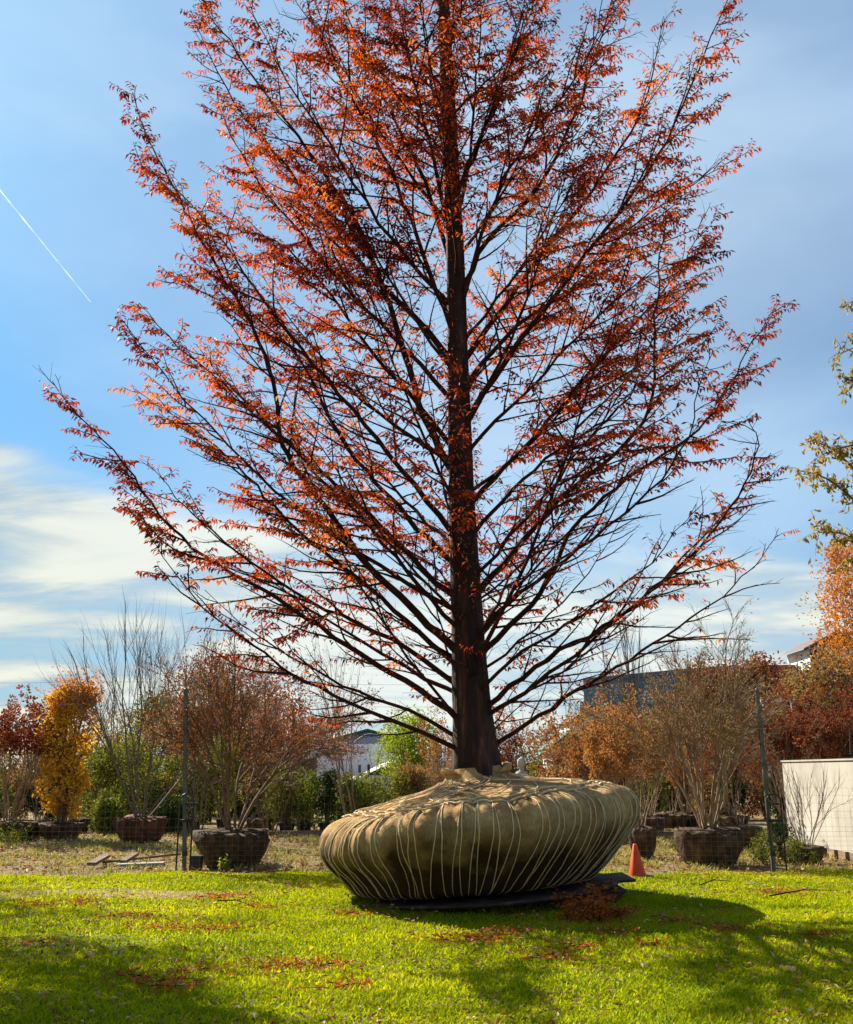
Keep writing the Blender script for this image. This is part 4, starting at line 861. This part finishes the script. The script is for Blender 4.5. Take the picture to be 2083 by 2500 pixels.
# ================================================================== CREAM WALL
M['cream'] = solid('cream_painted_panel', [(0, (.26, .245, .21)), (.5, (.38, .365, .32)), (1, (.44, .43, .38))], 1.6, .75, .15, 12, (1, 1, .5))
W0 = Vector((GX(1926, 20.6, .2), 20.6, 0)); W1 = Vector((GX(2083, 17.7, .2), 17.7, 0)); wang = math.atan2(W1.y - W0.y, W1.x - W0.x)
wl = empty('cream_wall', tuple(W0), 'smooth cream wall panel at the right edge behind the small bare shrub', 'wall', None, wang)
zt = ZY(1859, 19.5)
def WP(u, off=0.0, z=0.0): return Vector((W0.x + math.cos(wang) * u + math.sin(wang) * off, W0.y + math.sin(wang) * u - math.cos(wang) * off, z))
q = MB(); q.box((0, 0, .16), (6.4, .16, zt)); q.build('panel', M['cream'], wl)
q = MB(); q.box((-.02, -.025, zt), (6.42, .185, zt + .03)); q.build('coping', M['cream'], wl)
q = MB()
for k in range(14): q.box((.05 + k * .46, -.03, 0), (.34 + k * .46, .19, .16))
q.build('footing', M['wood'], wl)
for k, u in enumerate((2.3, 3.1)):
    q = MB(); q.tube([(0, 0, 0), (0, 0, .20), (.015, 0, .33)], [.05, .06, .03], 8); q.box((-.045, -.02, .0), (-.005, .02, .12)); o = q.build('metal_bracket', M['blackmetal'], None, True); o.location = WP(u, -.25)
    tag(o, ('farther' if k == 0 else 'nearer') + ' of two dark stubby brackets standing before the cream wall', 'bracket', 'dark brackets before the cream wall')
# lantern-like tray on the wall top
q = MB(); q.tube([(0, 0, 0), (0, 0, .05)], [.17, .20], 14); q.tube([(0, 0, .05), (.02, 0, .45)], [.02, .015], 6); o = q.build('metal_tray', M['blackmetal'], None, True); o.location = WP(3.9, .3, zt + .03); tag(o, 'dark metal tray with an upright rod on top of the cream wall', 'tray')
# ================================================================== VANS
M['vanwhite'] = solid('white_van_paint', [(0, (.74, .76, .78)), (1, (.80, .82, .84))], 1.5, .3, spec=.5)
M['glass'] = solid('dark_window_glass', [(0, (.02, .03, .04)), (1, (.06, .08, .10))], 1, .08, spec=.8)
def van(name, loc, label, L, H, hood, W=2.0, rz=0.0):
    root = empty(name, loc, label, 'van', None, rz)
    # side profile in x (front at -L/2), z
    pf = [(-L/2, .45), (-L/2 - .02, .95), (-L/2 + .15, 1.12), (-L/2 + hood, 1.30), (-L/2 + hood + .95, H - .28), (-L/2 + hood + 1.5, H - .04), (-L/2 + hood + 2.2, H), (L/2 - .1, H - .02), (L/2, H - .2), (L/2 + .02, .5), (L/2, .42)]
    q = MB(); rows = []
    for y, k in ((-W/2, .97), (-W/2 - .0 + .02, 1), (W/2 - .02, 1), (W/2, .97)):
        rows.append([(x * (1 if k == 1 else .995), y, z if k == 1 else .45 + (z - .45) * .985) for x, z in pf])
    q.grid(rows, False)
    for y, fl in ((-W/2, 1), (W/2, -1)):
        base = [(x * .995, y, .45 + (z - .45) * .985) for x, z in pf]; n = len(base); c = (0, y, 1.2)
        q.add(base + [c], [[i, (i + 1) % n, n] if fl < 0 else [(i + 1) % n, i, n] for i in range(n)])
    q.box((-L/2 + .05, -W/2 + .03, .38), (L/2 - .05, W/2 - .03, .46)); q.build('body', M['vanwhite'], root)
    xw = -L/2 + hood
    for sy in (-1, 1):
        y = sy * (W/2 + .012)
        q = MB(); q.add([(xw + .12, y, 1.36), (xw + 1.35, y, 1.36), (xw + 1.35, y, H - .62 if H > 2.3 else H - .35), (xw + .75, y, H - .66 if H > 2.3 else H - .35)], [(0, 1, 2, 3)]); q.build('side_window', M['glass'], root)
        for xx in (-L/2 + .95, L/2 - 1.2):
            q = MB(); q.tube([(xx, sy * (W/2 - .2), .35), (xx, sy * (W/2 + .02), .35)], .35, 18)
            wh = q.build('wheel', M['blackrubber'], root); q = MB(); q.tube([(xx, sy * (W/2 + .02), .35), (xx, sy * (W/2 + .035), .35)], .2, 14); q.build('rim', M['postmetal'], wh)
    q = MB(); a0 = Vector((-L/2 + hood + .03, 0, 1.33)); a1 = Vector((-L/2 + hood + .90, 0, H - .36))
    q.add([(a0.x - .03, -W/2 + .15, a0.z), (a0.x - .03, W/2 - .15, a0.z), (a1.x - .03, W/2 - .2, a1.z), (a1.x - .03, -W/2 + .2, a1.z)], [(0, 1, 2, 3)]); q.build('windscreen', M['glass'], root)
    for sy in (-1, 1):
        q = MB(); q.box((-L/2 - .04, sy * .75 - .16, .72), (-L/2 + .06, sy * .75 + .16, .92)); q.build('headlight', M['graypl'], root)
        q = MB(); q.box((xw + .2, sy * (W/2 + .12) - .08, 1.45), (xw + .3, sy * (W/2 + .12) + .08, 1.8)); q.build('mirror', M['blackmetal'], root)
    return root
van('high_roof_van', (GX(835, 47), 47, 0), 'white high roofed van facing left behind the laurels', 6.4, 2.72, .75)
van('low_van', (GX(960, 44), 44, 0), 'lower white van parked right of the high roofed van', 4.6, 2.0, .75, 1.9, R(14))
# ================================================================== BUILDINGS
def cladding(name, c0, c1, freq=7.0, rough=.6):
    m, t = newmat(name); tcn = t.nodes.new('ShaderNodeTexCoord')
    w = t.nodes.new('ShaderNodeTexWave'); w.wave_type = 'BANDS'; w.bands_direction = 'X'; w.inputs['Scale'].default_value = freq; w.inputs['Distortion'].default_value = .15
    t.links.new(tcn.outputs['Object'], w.inputs[0])
    col = tmix(t, tmap(t, w.outputs['Fac'], 0, 1, 0, .45), tmix(t, tmap(t, tnoise(t, tcn.outputs['Object'], 1.2, 5, .6, (3, 1, .4)), .3, .7), c0, c1), tuple(v * .6 for v in c0))
    d = t.nodes.new('ShaderNodeBsdfPrincipled'); t.links.new(col, d.inputs['Base Color']); d.inputs['Roughness'].default_value = rough
    b = t.nodes.new('ShaderNodeBump'); b.inputs['Distance'].default_value = .05; t.links.new(w.outputs['Fac'], b.inputs['Height']); t.links.new(b.outputs[0], d.inputs['Normal'])
    o = t.nodes.new('ShaderNodeOutputMaterial'); t.links.new(d.outputs[0], o.inputs[0]); return m
M['bluemetal'] = cladding('blue_corrugated_metal', (.045, .17, .29), (.08, .25, .33), 1.1)
M['brownroof'] = cladding('brown_roof', (.10, .045, .035), (.15, .07, .05), 2)
M['greenroof'] = cladding('green_roof', (.012, .10, .045), (.02, .14, .06), 2.4)
M['lightwall'] = solid('pale_wall', [(0, (.5, .52, .5)), (1, (.66, .68, .66))], 2, .8)
M['bluewall'] = solid('blue_grey_wall', [(0, (.07, .11, .17)), (1, (.12, .17, .24))], 2, .7)
M['dome'] = solid('white_blue_sheeting', [(0, (.15, .22, .34)), (1, (.24, .32, .46))], 1.2, .5)
M['darkblue'] = solid('dark_blue_paint', [(0, (.01, .015, .06)), (1, (.02, .03, .10))], 3, .5)
# long corrugated building
BYd = 66.0
def bp(px, py, Y=BYd): p = U(px, py, Y); return p
bl = empty('corrugated_building', (bp(1433, 1885).x, BYd, 0), 'long blue corrugated metal building behind the hydrangeas at the right', 'building', None, -R(9.8))
xa = 0; xb = bp(1900, 1700).x - bp(1433, 1700).x; z0_, z1_ = bp(1433, 1657).z, bp(1780, 1632).z; z2_ = z1_ - .35
q = MB(); n = 8
top = [(xa, z0_), (xb * .45, (z0_ + z1_) / 2 + .1), (xb * .75, z1_), (xb, z2_)]
fr = [(x, 0, 0) for x, z in top]; tp = [(x, 0, z) for x, z in top]; frb = [(x, 9, 0) for x, z in top]; tpb = [(x, 9, z) for x, z in top]
q.grid([fr, tp]); q.grid([tpb, frb]); q.add([fr[0], frb[0], tpb[0], tp[0]], [(0, 3, 2, 1)]); q.add([fr[-1], frb[-1], tpb[-1], tp[-1]], [(0, 1, 2, 3)])
q.build('wall', M['bluemetal'], bl)
q = MB(); e = .12
q.grid([[(x, -.15, z + .02) for x, z in top], [(x, 9.15, z + .02) for x, z in top]]); q.grid([[(x, -.15, z - .22) for x, z in top], [(x, -.15, z + .02) for x, z in top]]); q.build('roof', M['bluewall'], bl)
# lower brick annex on its left
M['brick'] = solid('brown_brick', [(0, (.13, .065, .045)), (1, (.24, .13, .09))], 6, .9)
an = empty('brick_annex', (bp(1395, 1885, 60).x, 60, 0), 'small sloping brown roofed annex left of the corrugated building', 'building')
w_ = bp(1500, 1700, 60).x - bp(1395, 1700, 60).x; zl, zr = bp(1395, 1765, 60).z, bp(1450, 1728, 60).z
q = MB(); q.grid([[(0, 0, 0), (w_ * .5, 0, 0), (w_, 0, 0)], [(0, 0, zl), (w_ * .5, 0, zr), (w_, 0, zr - .1)]]); q.grid([[(w_, 5, 0), (w_ * .5, 5, 0), (0, 5, 0)], [(w_, 5, zr - .1), (w_ * .5, 5, zr), (0, 5, zl)]]); q.add([(0, 0, 0), (0, 5, 0), (0, 5, zl), (0, 0, zl)], [(0, 3, 2, 1)]); q.build('wall', M['lightwall'], an)
q = MB(); q.grid([[(-.2, -.3, zl), (w_ * .5, -.3, zr + .12), (w_ + .1, -.3, zr)], [(-.2, 5.3, zl), (w_ * .5, 5.3, zr + .12), (w_ + .1, 5.3, zr)]]); q.grid([[(-.2, -.3, zl - .2), (w_ * .5, -.3, zr - .08), (w_ + .1, -.3, zr - .2)], [(-.2, -.3, zl), (w_ * .5, -.3, zr + .12), (w_ + .1, -.3, zr)]]); q.build('roof', M['brownroof'], an)
q = MB(); q.box((w_ * .28, .5, zl), (w_ * .42, .9, zr + .4)); q.build('chimney', M['lightwall'], an)
# green roofed shed
def gable_house(name, px0, px1, py_e, py_r, Y, wallm, roofm, label, depth=4.0, ridge=.5, over=.25):
    xL, xR = U(px0, py_e, Y).x, U(px1, py_e, Y).x; ze = U(px0, py_e, Y).z; zr_ = U(px0, py_r, Y).z; w = xR - xL
    root = empty(name, (xL, Y, 0), label, 'building')
    q = MB(); xr = w * ridge
    for y, s in ((0, 1), (depth, -1)):
        Vv = [(0, y, 0), (w, y, 0), (w, y, ze), (xr, y, zr_), (0, y, ze)]
        q.add(Vv, [(0, 1, 2), (0, 2, 4), (4, 2, 3)] if s > 0 else [(2, 1, 0), (4, 2, 0), (3, 2, 4)])
    q.add([(0, 0, 0), (0, depth, 0), (0, depth, ze), (0, 0, ze)], [(0, 3, 2, 1)]); q.add([(w, 0, 0), (w, depth, 0), (w, depth, ze), (w, 0, ze)], [(0, 1, 2, 3)])
    q.build('wall', wallm, root)
    q = MB(); th = .14
    for (xa_, za), (xb_, zb) in (((-over, ze - over * .5), (xr, zr_ + .05)), ((xr, zr_ + .05), (w + over, ze - over * .5))):
        q.grid([[(xa_, -over, za + th), (xb_, -over, zb + th)], [(xa_, depth + over, za + th), (xb_, depth + over, zb + th)]])
        q.grid([[(xa_, -over, za), (xb_, -over, zb)], [(xa_, -over, za + th), (xb_, -over, zb + th)]])
        q.grid([[(xa_, depth + over, za), (xb_, depth + over, zb)], [(xa_, -over, za), (xb_, -over, zb)]])
    q.build('roof', roofm, root); return root, w, ze, zr_
gable_house('green_roofed_shed', 1350, 1420, 1828, 1793, 45, M['lightwall'], M['greenroof'], 'small pale shed with a bright green gable roof right of the big trunk', 4, .65)
# arched white greenhouse end in front of a green roofed hall
hall, hw, he, hr = gable_house('green_roofed_hall', 800, 995, 1808, 1786, 70, M['bluewall'], M['greenroof'], 'long low hall with a dark green roof behind the white arched tunnel', 8, .5, .3)
gx = U(905, 1835, 58).x; gw = U(968, 1835, 58).x - U(842, 1835, 58).x; gh = U(905, 1792, 58).z
gh_o = empty('poly_tunnel', (gx, 58, 0), 'pointed arch white blue tunnel greenhouse behind the vans', 'greenhouse')
arc = [(-gw / 2, 0)] + [(gw / 2 * math.copysign(abs(math.cos(a)) ** .8, -math.cos(a)) , (gh - .1) * math.sin(a) ** .62 + .1 * math.exp(-((a - math.pi / 2) / .2) ** 2)) for a in np.linspace(.15, math.pi - .15, 21)] + [(gw / 2, 0)]
q = MB(); q.grid([[(x, 0, z) for x, z in arc], [(x, 14, z) for x, z in arc]]); q.build('cover', M['dome'], gh_o, True)
q = MB(); na = len(arc); q.add([(x, .02, z) for x, z in arc] + [(0, .02, .5)], [[i, i + 1, na] for i in range(na - 1)]); q.build('end_wall', M['dome'], gh_o)
q = MB(); q.tube([(x, -.02, z) for x, z in arc], .05, 5); q.box((-gw / 2, -.06, gh * .72), (gw / 2, -.02, gh * .74)); q.build('frame', M['bluewall'], gh_o)
# house at right
HY = 75.0
xL = U(1885, 1620, HY).x; xR = U(2300, 1620, HY).x; ze, zr_ = U(1900, 1800, HY).z, U(1985, 1608, HY).z
hs = empty('house', (xL, HY, 0), 'brown roofed house with a gabled dormer behind the orange tree', 'house'); w = xR - xL
q = MB(); q.box((0.2, .3, 0), (w, 9, ze)); q.build('wall', M['lightwall'], hs)
q = MB(); q.grid([[(-.4, -.4, ze - .1), (w, -.4, ze - .1)], [(-.4, 4.5, zr_), (w, 4.5, zr_)], [(-.4, 9.4, ze - .1), (w, 9.4, ze - .1)]]); q.add([(-.3, -.3, ze - .1), (-.3, 9.3, ze - .1), (-.3, 4.5, zr_ - .05)], [(0, 2, 1)]); q.build('roof', M['brownroof'], hs)
dx0 = U(1992, 1600, HY).x - xL; dx1 = U(2130, 1600, HY).x - xL; dze = U(1992, 1577, HY).z; dzr = U(2060, 1535, HY).z; zb = U(1992, 1622, HY).z
dm = MB(); dm.box((dx0, 1.2, zb - 3), (dx1, 6, dze)); dmo = dm.build('dormer', M['lightwall'], hs)
q = MB(); xm = (dx0 + dx1) / 2
for (a_, za), (b_, zb_) in (((dx0 - .6, dze - .1), (xm, dzr)), ((xm, dzr), (dx1 + .6, dze - .1))):
    q.grid([[(a_, .7, za), (b_, .7, zb_)], [(a_, 6.3, za), (b_, 6.3, zb_)]]); q.grid([[(a_, .7, za - .2), (b_, .7, zb_ - .2)], [(a_, .7, za), (b_, .7, zb_)]])
q.add([(dx0, 1.19, dze), (dx1, 1.19, dze), (xm, 1.19, dzr - .15)], [(0, 1, 2)])
q.build('dormer_roof', M['brownroof'], dmo)
q = MB(); q.box((dx0 + .05, 1.12, zb + .0), (dx0 + .75, 1.19, dze - .1)); q.build('shutter', M['darkblue'], dmo)
q = MB(); q.box((dx0 + .95, 1.13, zb + .1), (dx0 + 1.9, 1.18, dze - .15)); q.build('window', M['glass'], dmo)
# statue
M['stone'] = solid('pale_stone', [(0, (.30, .28, .25)), (1, (.55, .52, .47))], 9, .9)
q = MB(); prf = [(0, 0), (.22, 0), (.22, .55), (.17, .60), (.13, .66), (.16, .80), (.14, 1.0), (.12, 1.15), (.155, 1.32), (.17, 1.42), (.12, 1.5), (.05, 1.53), (.045, 1.57), (.085, 1.62), (.10, 1.70), (.085, 1.79), (.03, 1.83), (0, 1.83)]
q.grid([[(r * math.cos(a), r * .8 * math.sin(a), z) for a in np.linspace(0, 6.283, 20, endpoint=False)] for r, z in prf], True)
for s in (-1, 1): q.tube([(s * .16, 0, 1.40), (s * .22, -.04, 1.18), (s * .08, -.17, 1.08)], [.05, .042, .03], 8)
o = q.build('garden_statue', M['stone'], None, True); o.location = (GX(1273, 24.5, 1.5), 24.5, 0); tag(o, 'small pale stone bust statue among shrubs right of the big trunk', 'statue')
# flat sign strip seen past the right post
q = MB(); q.box((-.55, 0, 0), (.55, .06, .10)); q.tube([(-.45, .03, 0), (-.45, .03, -3.4)], .03, 6); q.tube([(.45, .03, 0), (.45, .03, -3.4)], .03, 6)
o = q.build('light_bar', M['lightwall']); p = U(1899, 1714, 32); o.location = p; tag(o, 'thin pale horizontal bar on posts right of the right fence post', 'bar')
# utility wires in the gap
for k, (ya, yb) in enumerate(((1760, 1772),)):
    a = U(-100, 1690, 45); b = U(1433, 1755, 62); pts = [a.lerp(b, f) - Vector((0, 0, .8 * math.sin(f * math.pi))) for f in np.linspace(0, 1, 30)]
# contrail
m, t = newmat('ice_trail'); tcn = t.nodes.new('ShaderNodeTexCoord')
nf = tmap(t, tnoise(t, tcn.outputs['Object'], .02, 4, .6), .30, .66, .0, .11)
dd = t.nodes.new('ShaderNodeBsdfDiffuse'); dd.inputs[0].default_value = (.9, .9, .92, 1); tl = t.nodes.new('ShaderNodeBsdfTranslucent'); tl.inputs[0].default_value = (.9, .9, .92, 1); ad = t.nodes.new('ShaderNodeAddShader'); t.links.new(dd.outputs[0], ad.inputs[0]); t.links.new(tl.outputs[0], ad.inputs[1])
tr = t.nodes.new('ShaderNodeBsdfTransparent'); ms = t.nodes.new('ShaderNodeMixShader'); t.links.new(nf, ms.inputs[0]); t.links.new(tr.outputs[0], ms.inputs[1]); t.links.new(ad.outputs[0], ms.inputs[2])
o = t.nodes.new('ShaderNodeOutputMaterial'); t.links.new(ms.outputs[0], o.inputs[0]); M['trail'] = m
a = U(-60, 390, 3000); b = U(222, 738, 3300); pts = [a.lerp(b, f) for f in np.linspace(0, 1, 40)]
q = MB(); q.tube([p - a for p in pts], [2.6 * (1 - .8 * (k / 39)) * (1 + .25 * math.sin(k * 1.7)) + .8 for k in range(40)], 8, False); o = q.build('contrail', M['trail'], None, True); o.location = a
o.visible_shadow = True; tag(o, 'thin white aircraft trail slanting down the blue sky at the left', 'contrail')
# ================================================================== LITTER ON THE LAWN
np.random.seed(12); rr = random.Random(12)
def sprig(px, py, size, up, lab, seed, dens=1.0):
    big = up > .1 or dens > 1.4; size *= (.9 if big else .8); dens *= (1 if big else .38)
    d = math.atan((py - CY) / F) - PITCH; Y = CAMZ / math.tan(d); x = GX(px, Y); z = lawn_z(x, Y)
    np.random.seed(seed); r_ = random.Random(seed); root = empty('fallen_sprig', (x, Y, z), lab, 'fallen twigs', 'rust red twigs fallen on the lawn')
    st = MB(); lf = MB()
    for k in range(int(5 * dens) + 3):
        a = r_.uniform(0, 6.283); p = Vector((r_.uniform(-.4, .4) * size, r_.uniform(-.4, .4) * size * .8, .03)); e = p + Vector((math.cos(a) * size * .5, math.sin(a) * size * .5, up * r_.uniform(.2, 1)))
        mid_ = p.lerp(e, .5) + Vector((0, 0, .03 if big else .004)); st.tube([p, mid_, e], [.005, .004, .002] if big else [.003, .0025, .002], 4, False)
        for (A_, B_) in ((p, mid_), (mid_, e)):
            n = int(16 * dens) + 4; f = np.random.rand(n)[:, None]; P = np.array(tuple(A_)) * (1 - f) + np.array(tuple(B_)) * f + np.random.randn(n, 3) * ([.04, .04, .012] if big else [.12, .10, .008])
            P[:, 2] = np.maximum(P[:, 2], .03)
            if not big: P[:, 2] = .028 + .02 * np.random.rand(n)
            lf.leaves(P, np.random.randn(n, 3) * [1, 1, .45], np.random.randn(n, 3) + [0, 0, 1], .06, .018)
    st.build('twigs', M['limb'], root); lf.build('leaves', M['lf_sprig'], root)
M['lf_sprig'] = leafmat('dry_needle_sprays', [(0, (.16, .045, .015)), (.5, (.42, .11, .03)), (1, (.58, .24, .07))], .45, (1, .85, .5), 3)
SPR = [(1428,2262,.55,.42,'tall pile of rust red twigs standing in the shadow right below the giant root ball',1.8),(1490,2250,.55,.12,'flat rust red twig heap right of the tall pile',1.5),
 (1760,2285,.5,.08,'rust red patch at the right in the tree shadow',1.2),(1170,2318,.45,.08,'rust red patch on the sunny grass below the root ball centre',1.2),(1110,2325,.35,.06,'small rust red patch left of the sunny central patch',.8),
 (1240,2300,.35,.06,'small rust red patch right of the sunny central patch',.9),(1330,2370,.45,.06,'rust brown patch low centre right in dim grass',.9),(1500,2298,.35,.05,'small rust patch below the flat twig heap',.8),
 (1580,2330,.3,.05,'tiny rust patch on the brightest grass right of centre',.7),(1430,2335,.3,.05,'tiny rust patch below the tall pile',.6),(680,2385,.55,.08,'orange brown clump in the dim grass left of bottom centre',1.3),
 (410,2427,.6,.08,'orange brown clump low at the left',1.3),(840,2430,.4,.06,'rust patch near the bottom left of centre',.9),(320,2260,.5,.06,'rust patch on the left upper lawn',1.0),(570,2200,.4,.06,'rust patch on the upper lawn below the sacking ball',1.0),
 (500,2207,.35,.05,'small rust patch left of the upper lawn patch',.8),(420,2290,.5,.06,'dark rust clump at the middle left of the lawn',1.0),(525,2290,.35,.06,'small rust clump right of the dark middle left clump',.8),
 (640,2236,.35,.05,'rust patch beside the fallen stick',.8),(860,2248,.35,.05,'rust patch left below the root ball foot',.8),(1910,2195,.5,.07,'rust patch at the far right of the lawn',1.1),(1660,2270,.3,.06,'small upright rust tuft right of the heap',.8),
 (75,2322,.35,.05,'rust tuft near the left edge',.7),(330,2412,.25,.05,'tiny dark tuft left of the low orange clump',.5),(800,2378,.3,.06,'rust tuft beside the yellow leaf',.7),(520,2395,.3,.05,'tiny rust tuft between the two orange clumps',.5),(1995,2310,.3,.05,'faint rust tuft by the right edge',.6),
 (180,2220,.5,.05,'long brown litter patch at the left upper lawn',1.0),(60,2225,.5,.05,'brown litter patch at the left edge of the upper lawn',1.0)]
for i, (px, py, s, u, lab, dn) in enumerate(SPR): sprig(px, py, s, u if u > .1 else u * .25, lab, 200 + i, dn)
# bare sticks
for i, (xa, ya, xb, yb, lab) in enumerate([(530,2218,620,2238,'thin brown stick on the upper left lawn'),(1590,2258,1650,2272,'pale stick lying at the edge of the shadow'),(1880,2208,2050,2195,'long thin stick at the right of the lawn'),(1710,2180,1780,2172,'short dark stick on the far right grass'),(1820,2180,1880,2190,'pale stub of stick near the right post')]):
    def gp(px, py):
        Y = CAMZ / math.tan(math.atan((py - CY) / F) - PITCH); x = GX(px, Y); return Vector((x, Y, lawn_z(x, Y) + .045))
    a, b = gp(xa, ya), gp(xb, yb); q = MB(); m1 = (b - a) * .5 + Vector((0, .05, .03)); q.tube([(0, 0, 0), tuple(m1), tuple(b - a)], [.009, .007, .003], 5); q.tube([tuple(m1), tuple(m1 + Vector((.12, .12, .02)))], [.004, .002], 4)
    o = q.build('fallen_stick', M['greystem' if i in (1, 4) else 'limb'], None, True); o.location = a; tag(o, lab, 'stick')
# scattered small leaves (uncountable)
np.random.seed(31); n = 11000; y = 5.8 + 10.5 * np.random.rand(n) ** .9; x = (np.random.rand(n) * 2 - 1) * (y * .48 + .5)
keep = [i for i in range(n) if y[i] < lawn_edge(x[i]) and noise.noise(Vector((x[i] * .9, y[i] * .9, 5))) > rr.uniform(-.35, .15)]
x, y = x[keep], y[keep]; z = np.array([lawn_z(a, b) for a, b in zip(x, y)]) + .035 + .025 * np.random.rand(len(x)); n = len(x)
M['litter'] = leafmat('mixed_fallen_leaves', [(0, (.14, .045, .02)), (.45, (.30, .13, .05)), (.8, (.48, .32, .16)), (1, (.75, .68, .5))], .25, (1, .9, .6), 3, nmix=.2)
q = MB(); q.leaves(np.stack([x, y, z], 1), np.random.randn(n, 3) * [1, 1, .3], np.random.randn(n, 3) * .4 + [0, 0, 1], .03 + .045 * np.random.rand(n), .022)
tag(q.build('leaf_litter', M['litter']), 'tiny tan and rust leaves scattered over the lawn', 'fallen leaves', None, 'stuff')
n = 9000; y = 15.9 + 11 * np.random.rand(n); x = (np.random.rand(n) * 2 - 1) * (y * .48 + .5); q = MB()
q.leaves(np.stack([x, y, .02 + .03 * np.random.rand(n)], 1), np.random.randn(n, 3) * [1, 1, .3], np.random.randn(n, 3) * .4 + [0, 0, 1], .05 + .07 * np.random.rand(n), .05)
tag(q.build('yard_litter', M['litter']), 'dead leaves scattered over the soil behind the fence', 'fallen leaves', None, 'stuff')
for (px, py, c_, lab) in ((755, 2352, (.75, .62, .05), 'single yellow leaf on the dim grass left of bottom centre'), (1917, 2403, (.75, .55, .08), 'pale yellow leaf low at the right'), (1935, 2404, (.72, .45, .2), 'peach leaf beside the pale yellow leaf'), (2070, 2385, (.7, .5, .05), 'yellow leaf at the right edge')):
    p = gp(px, py); m_ = leafmat('leaf_paint', [(0, c_), (1, c_)], .4); q = MB(); q.leaves([(0, 0, 0), (0, 0, .004)], np.array([(1, .2, .9), (-.4, 1, .8)]), np.array([(0, -1, .6), (0, -1, .5)]), .055, .04)
    o = q.build('yellow_leaf', m_); o.location = p; tag(o, lab, 'leaf')
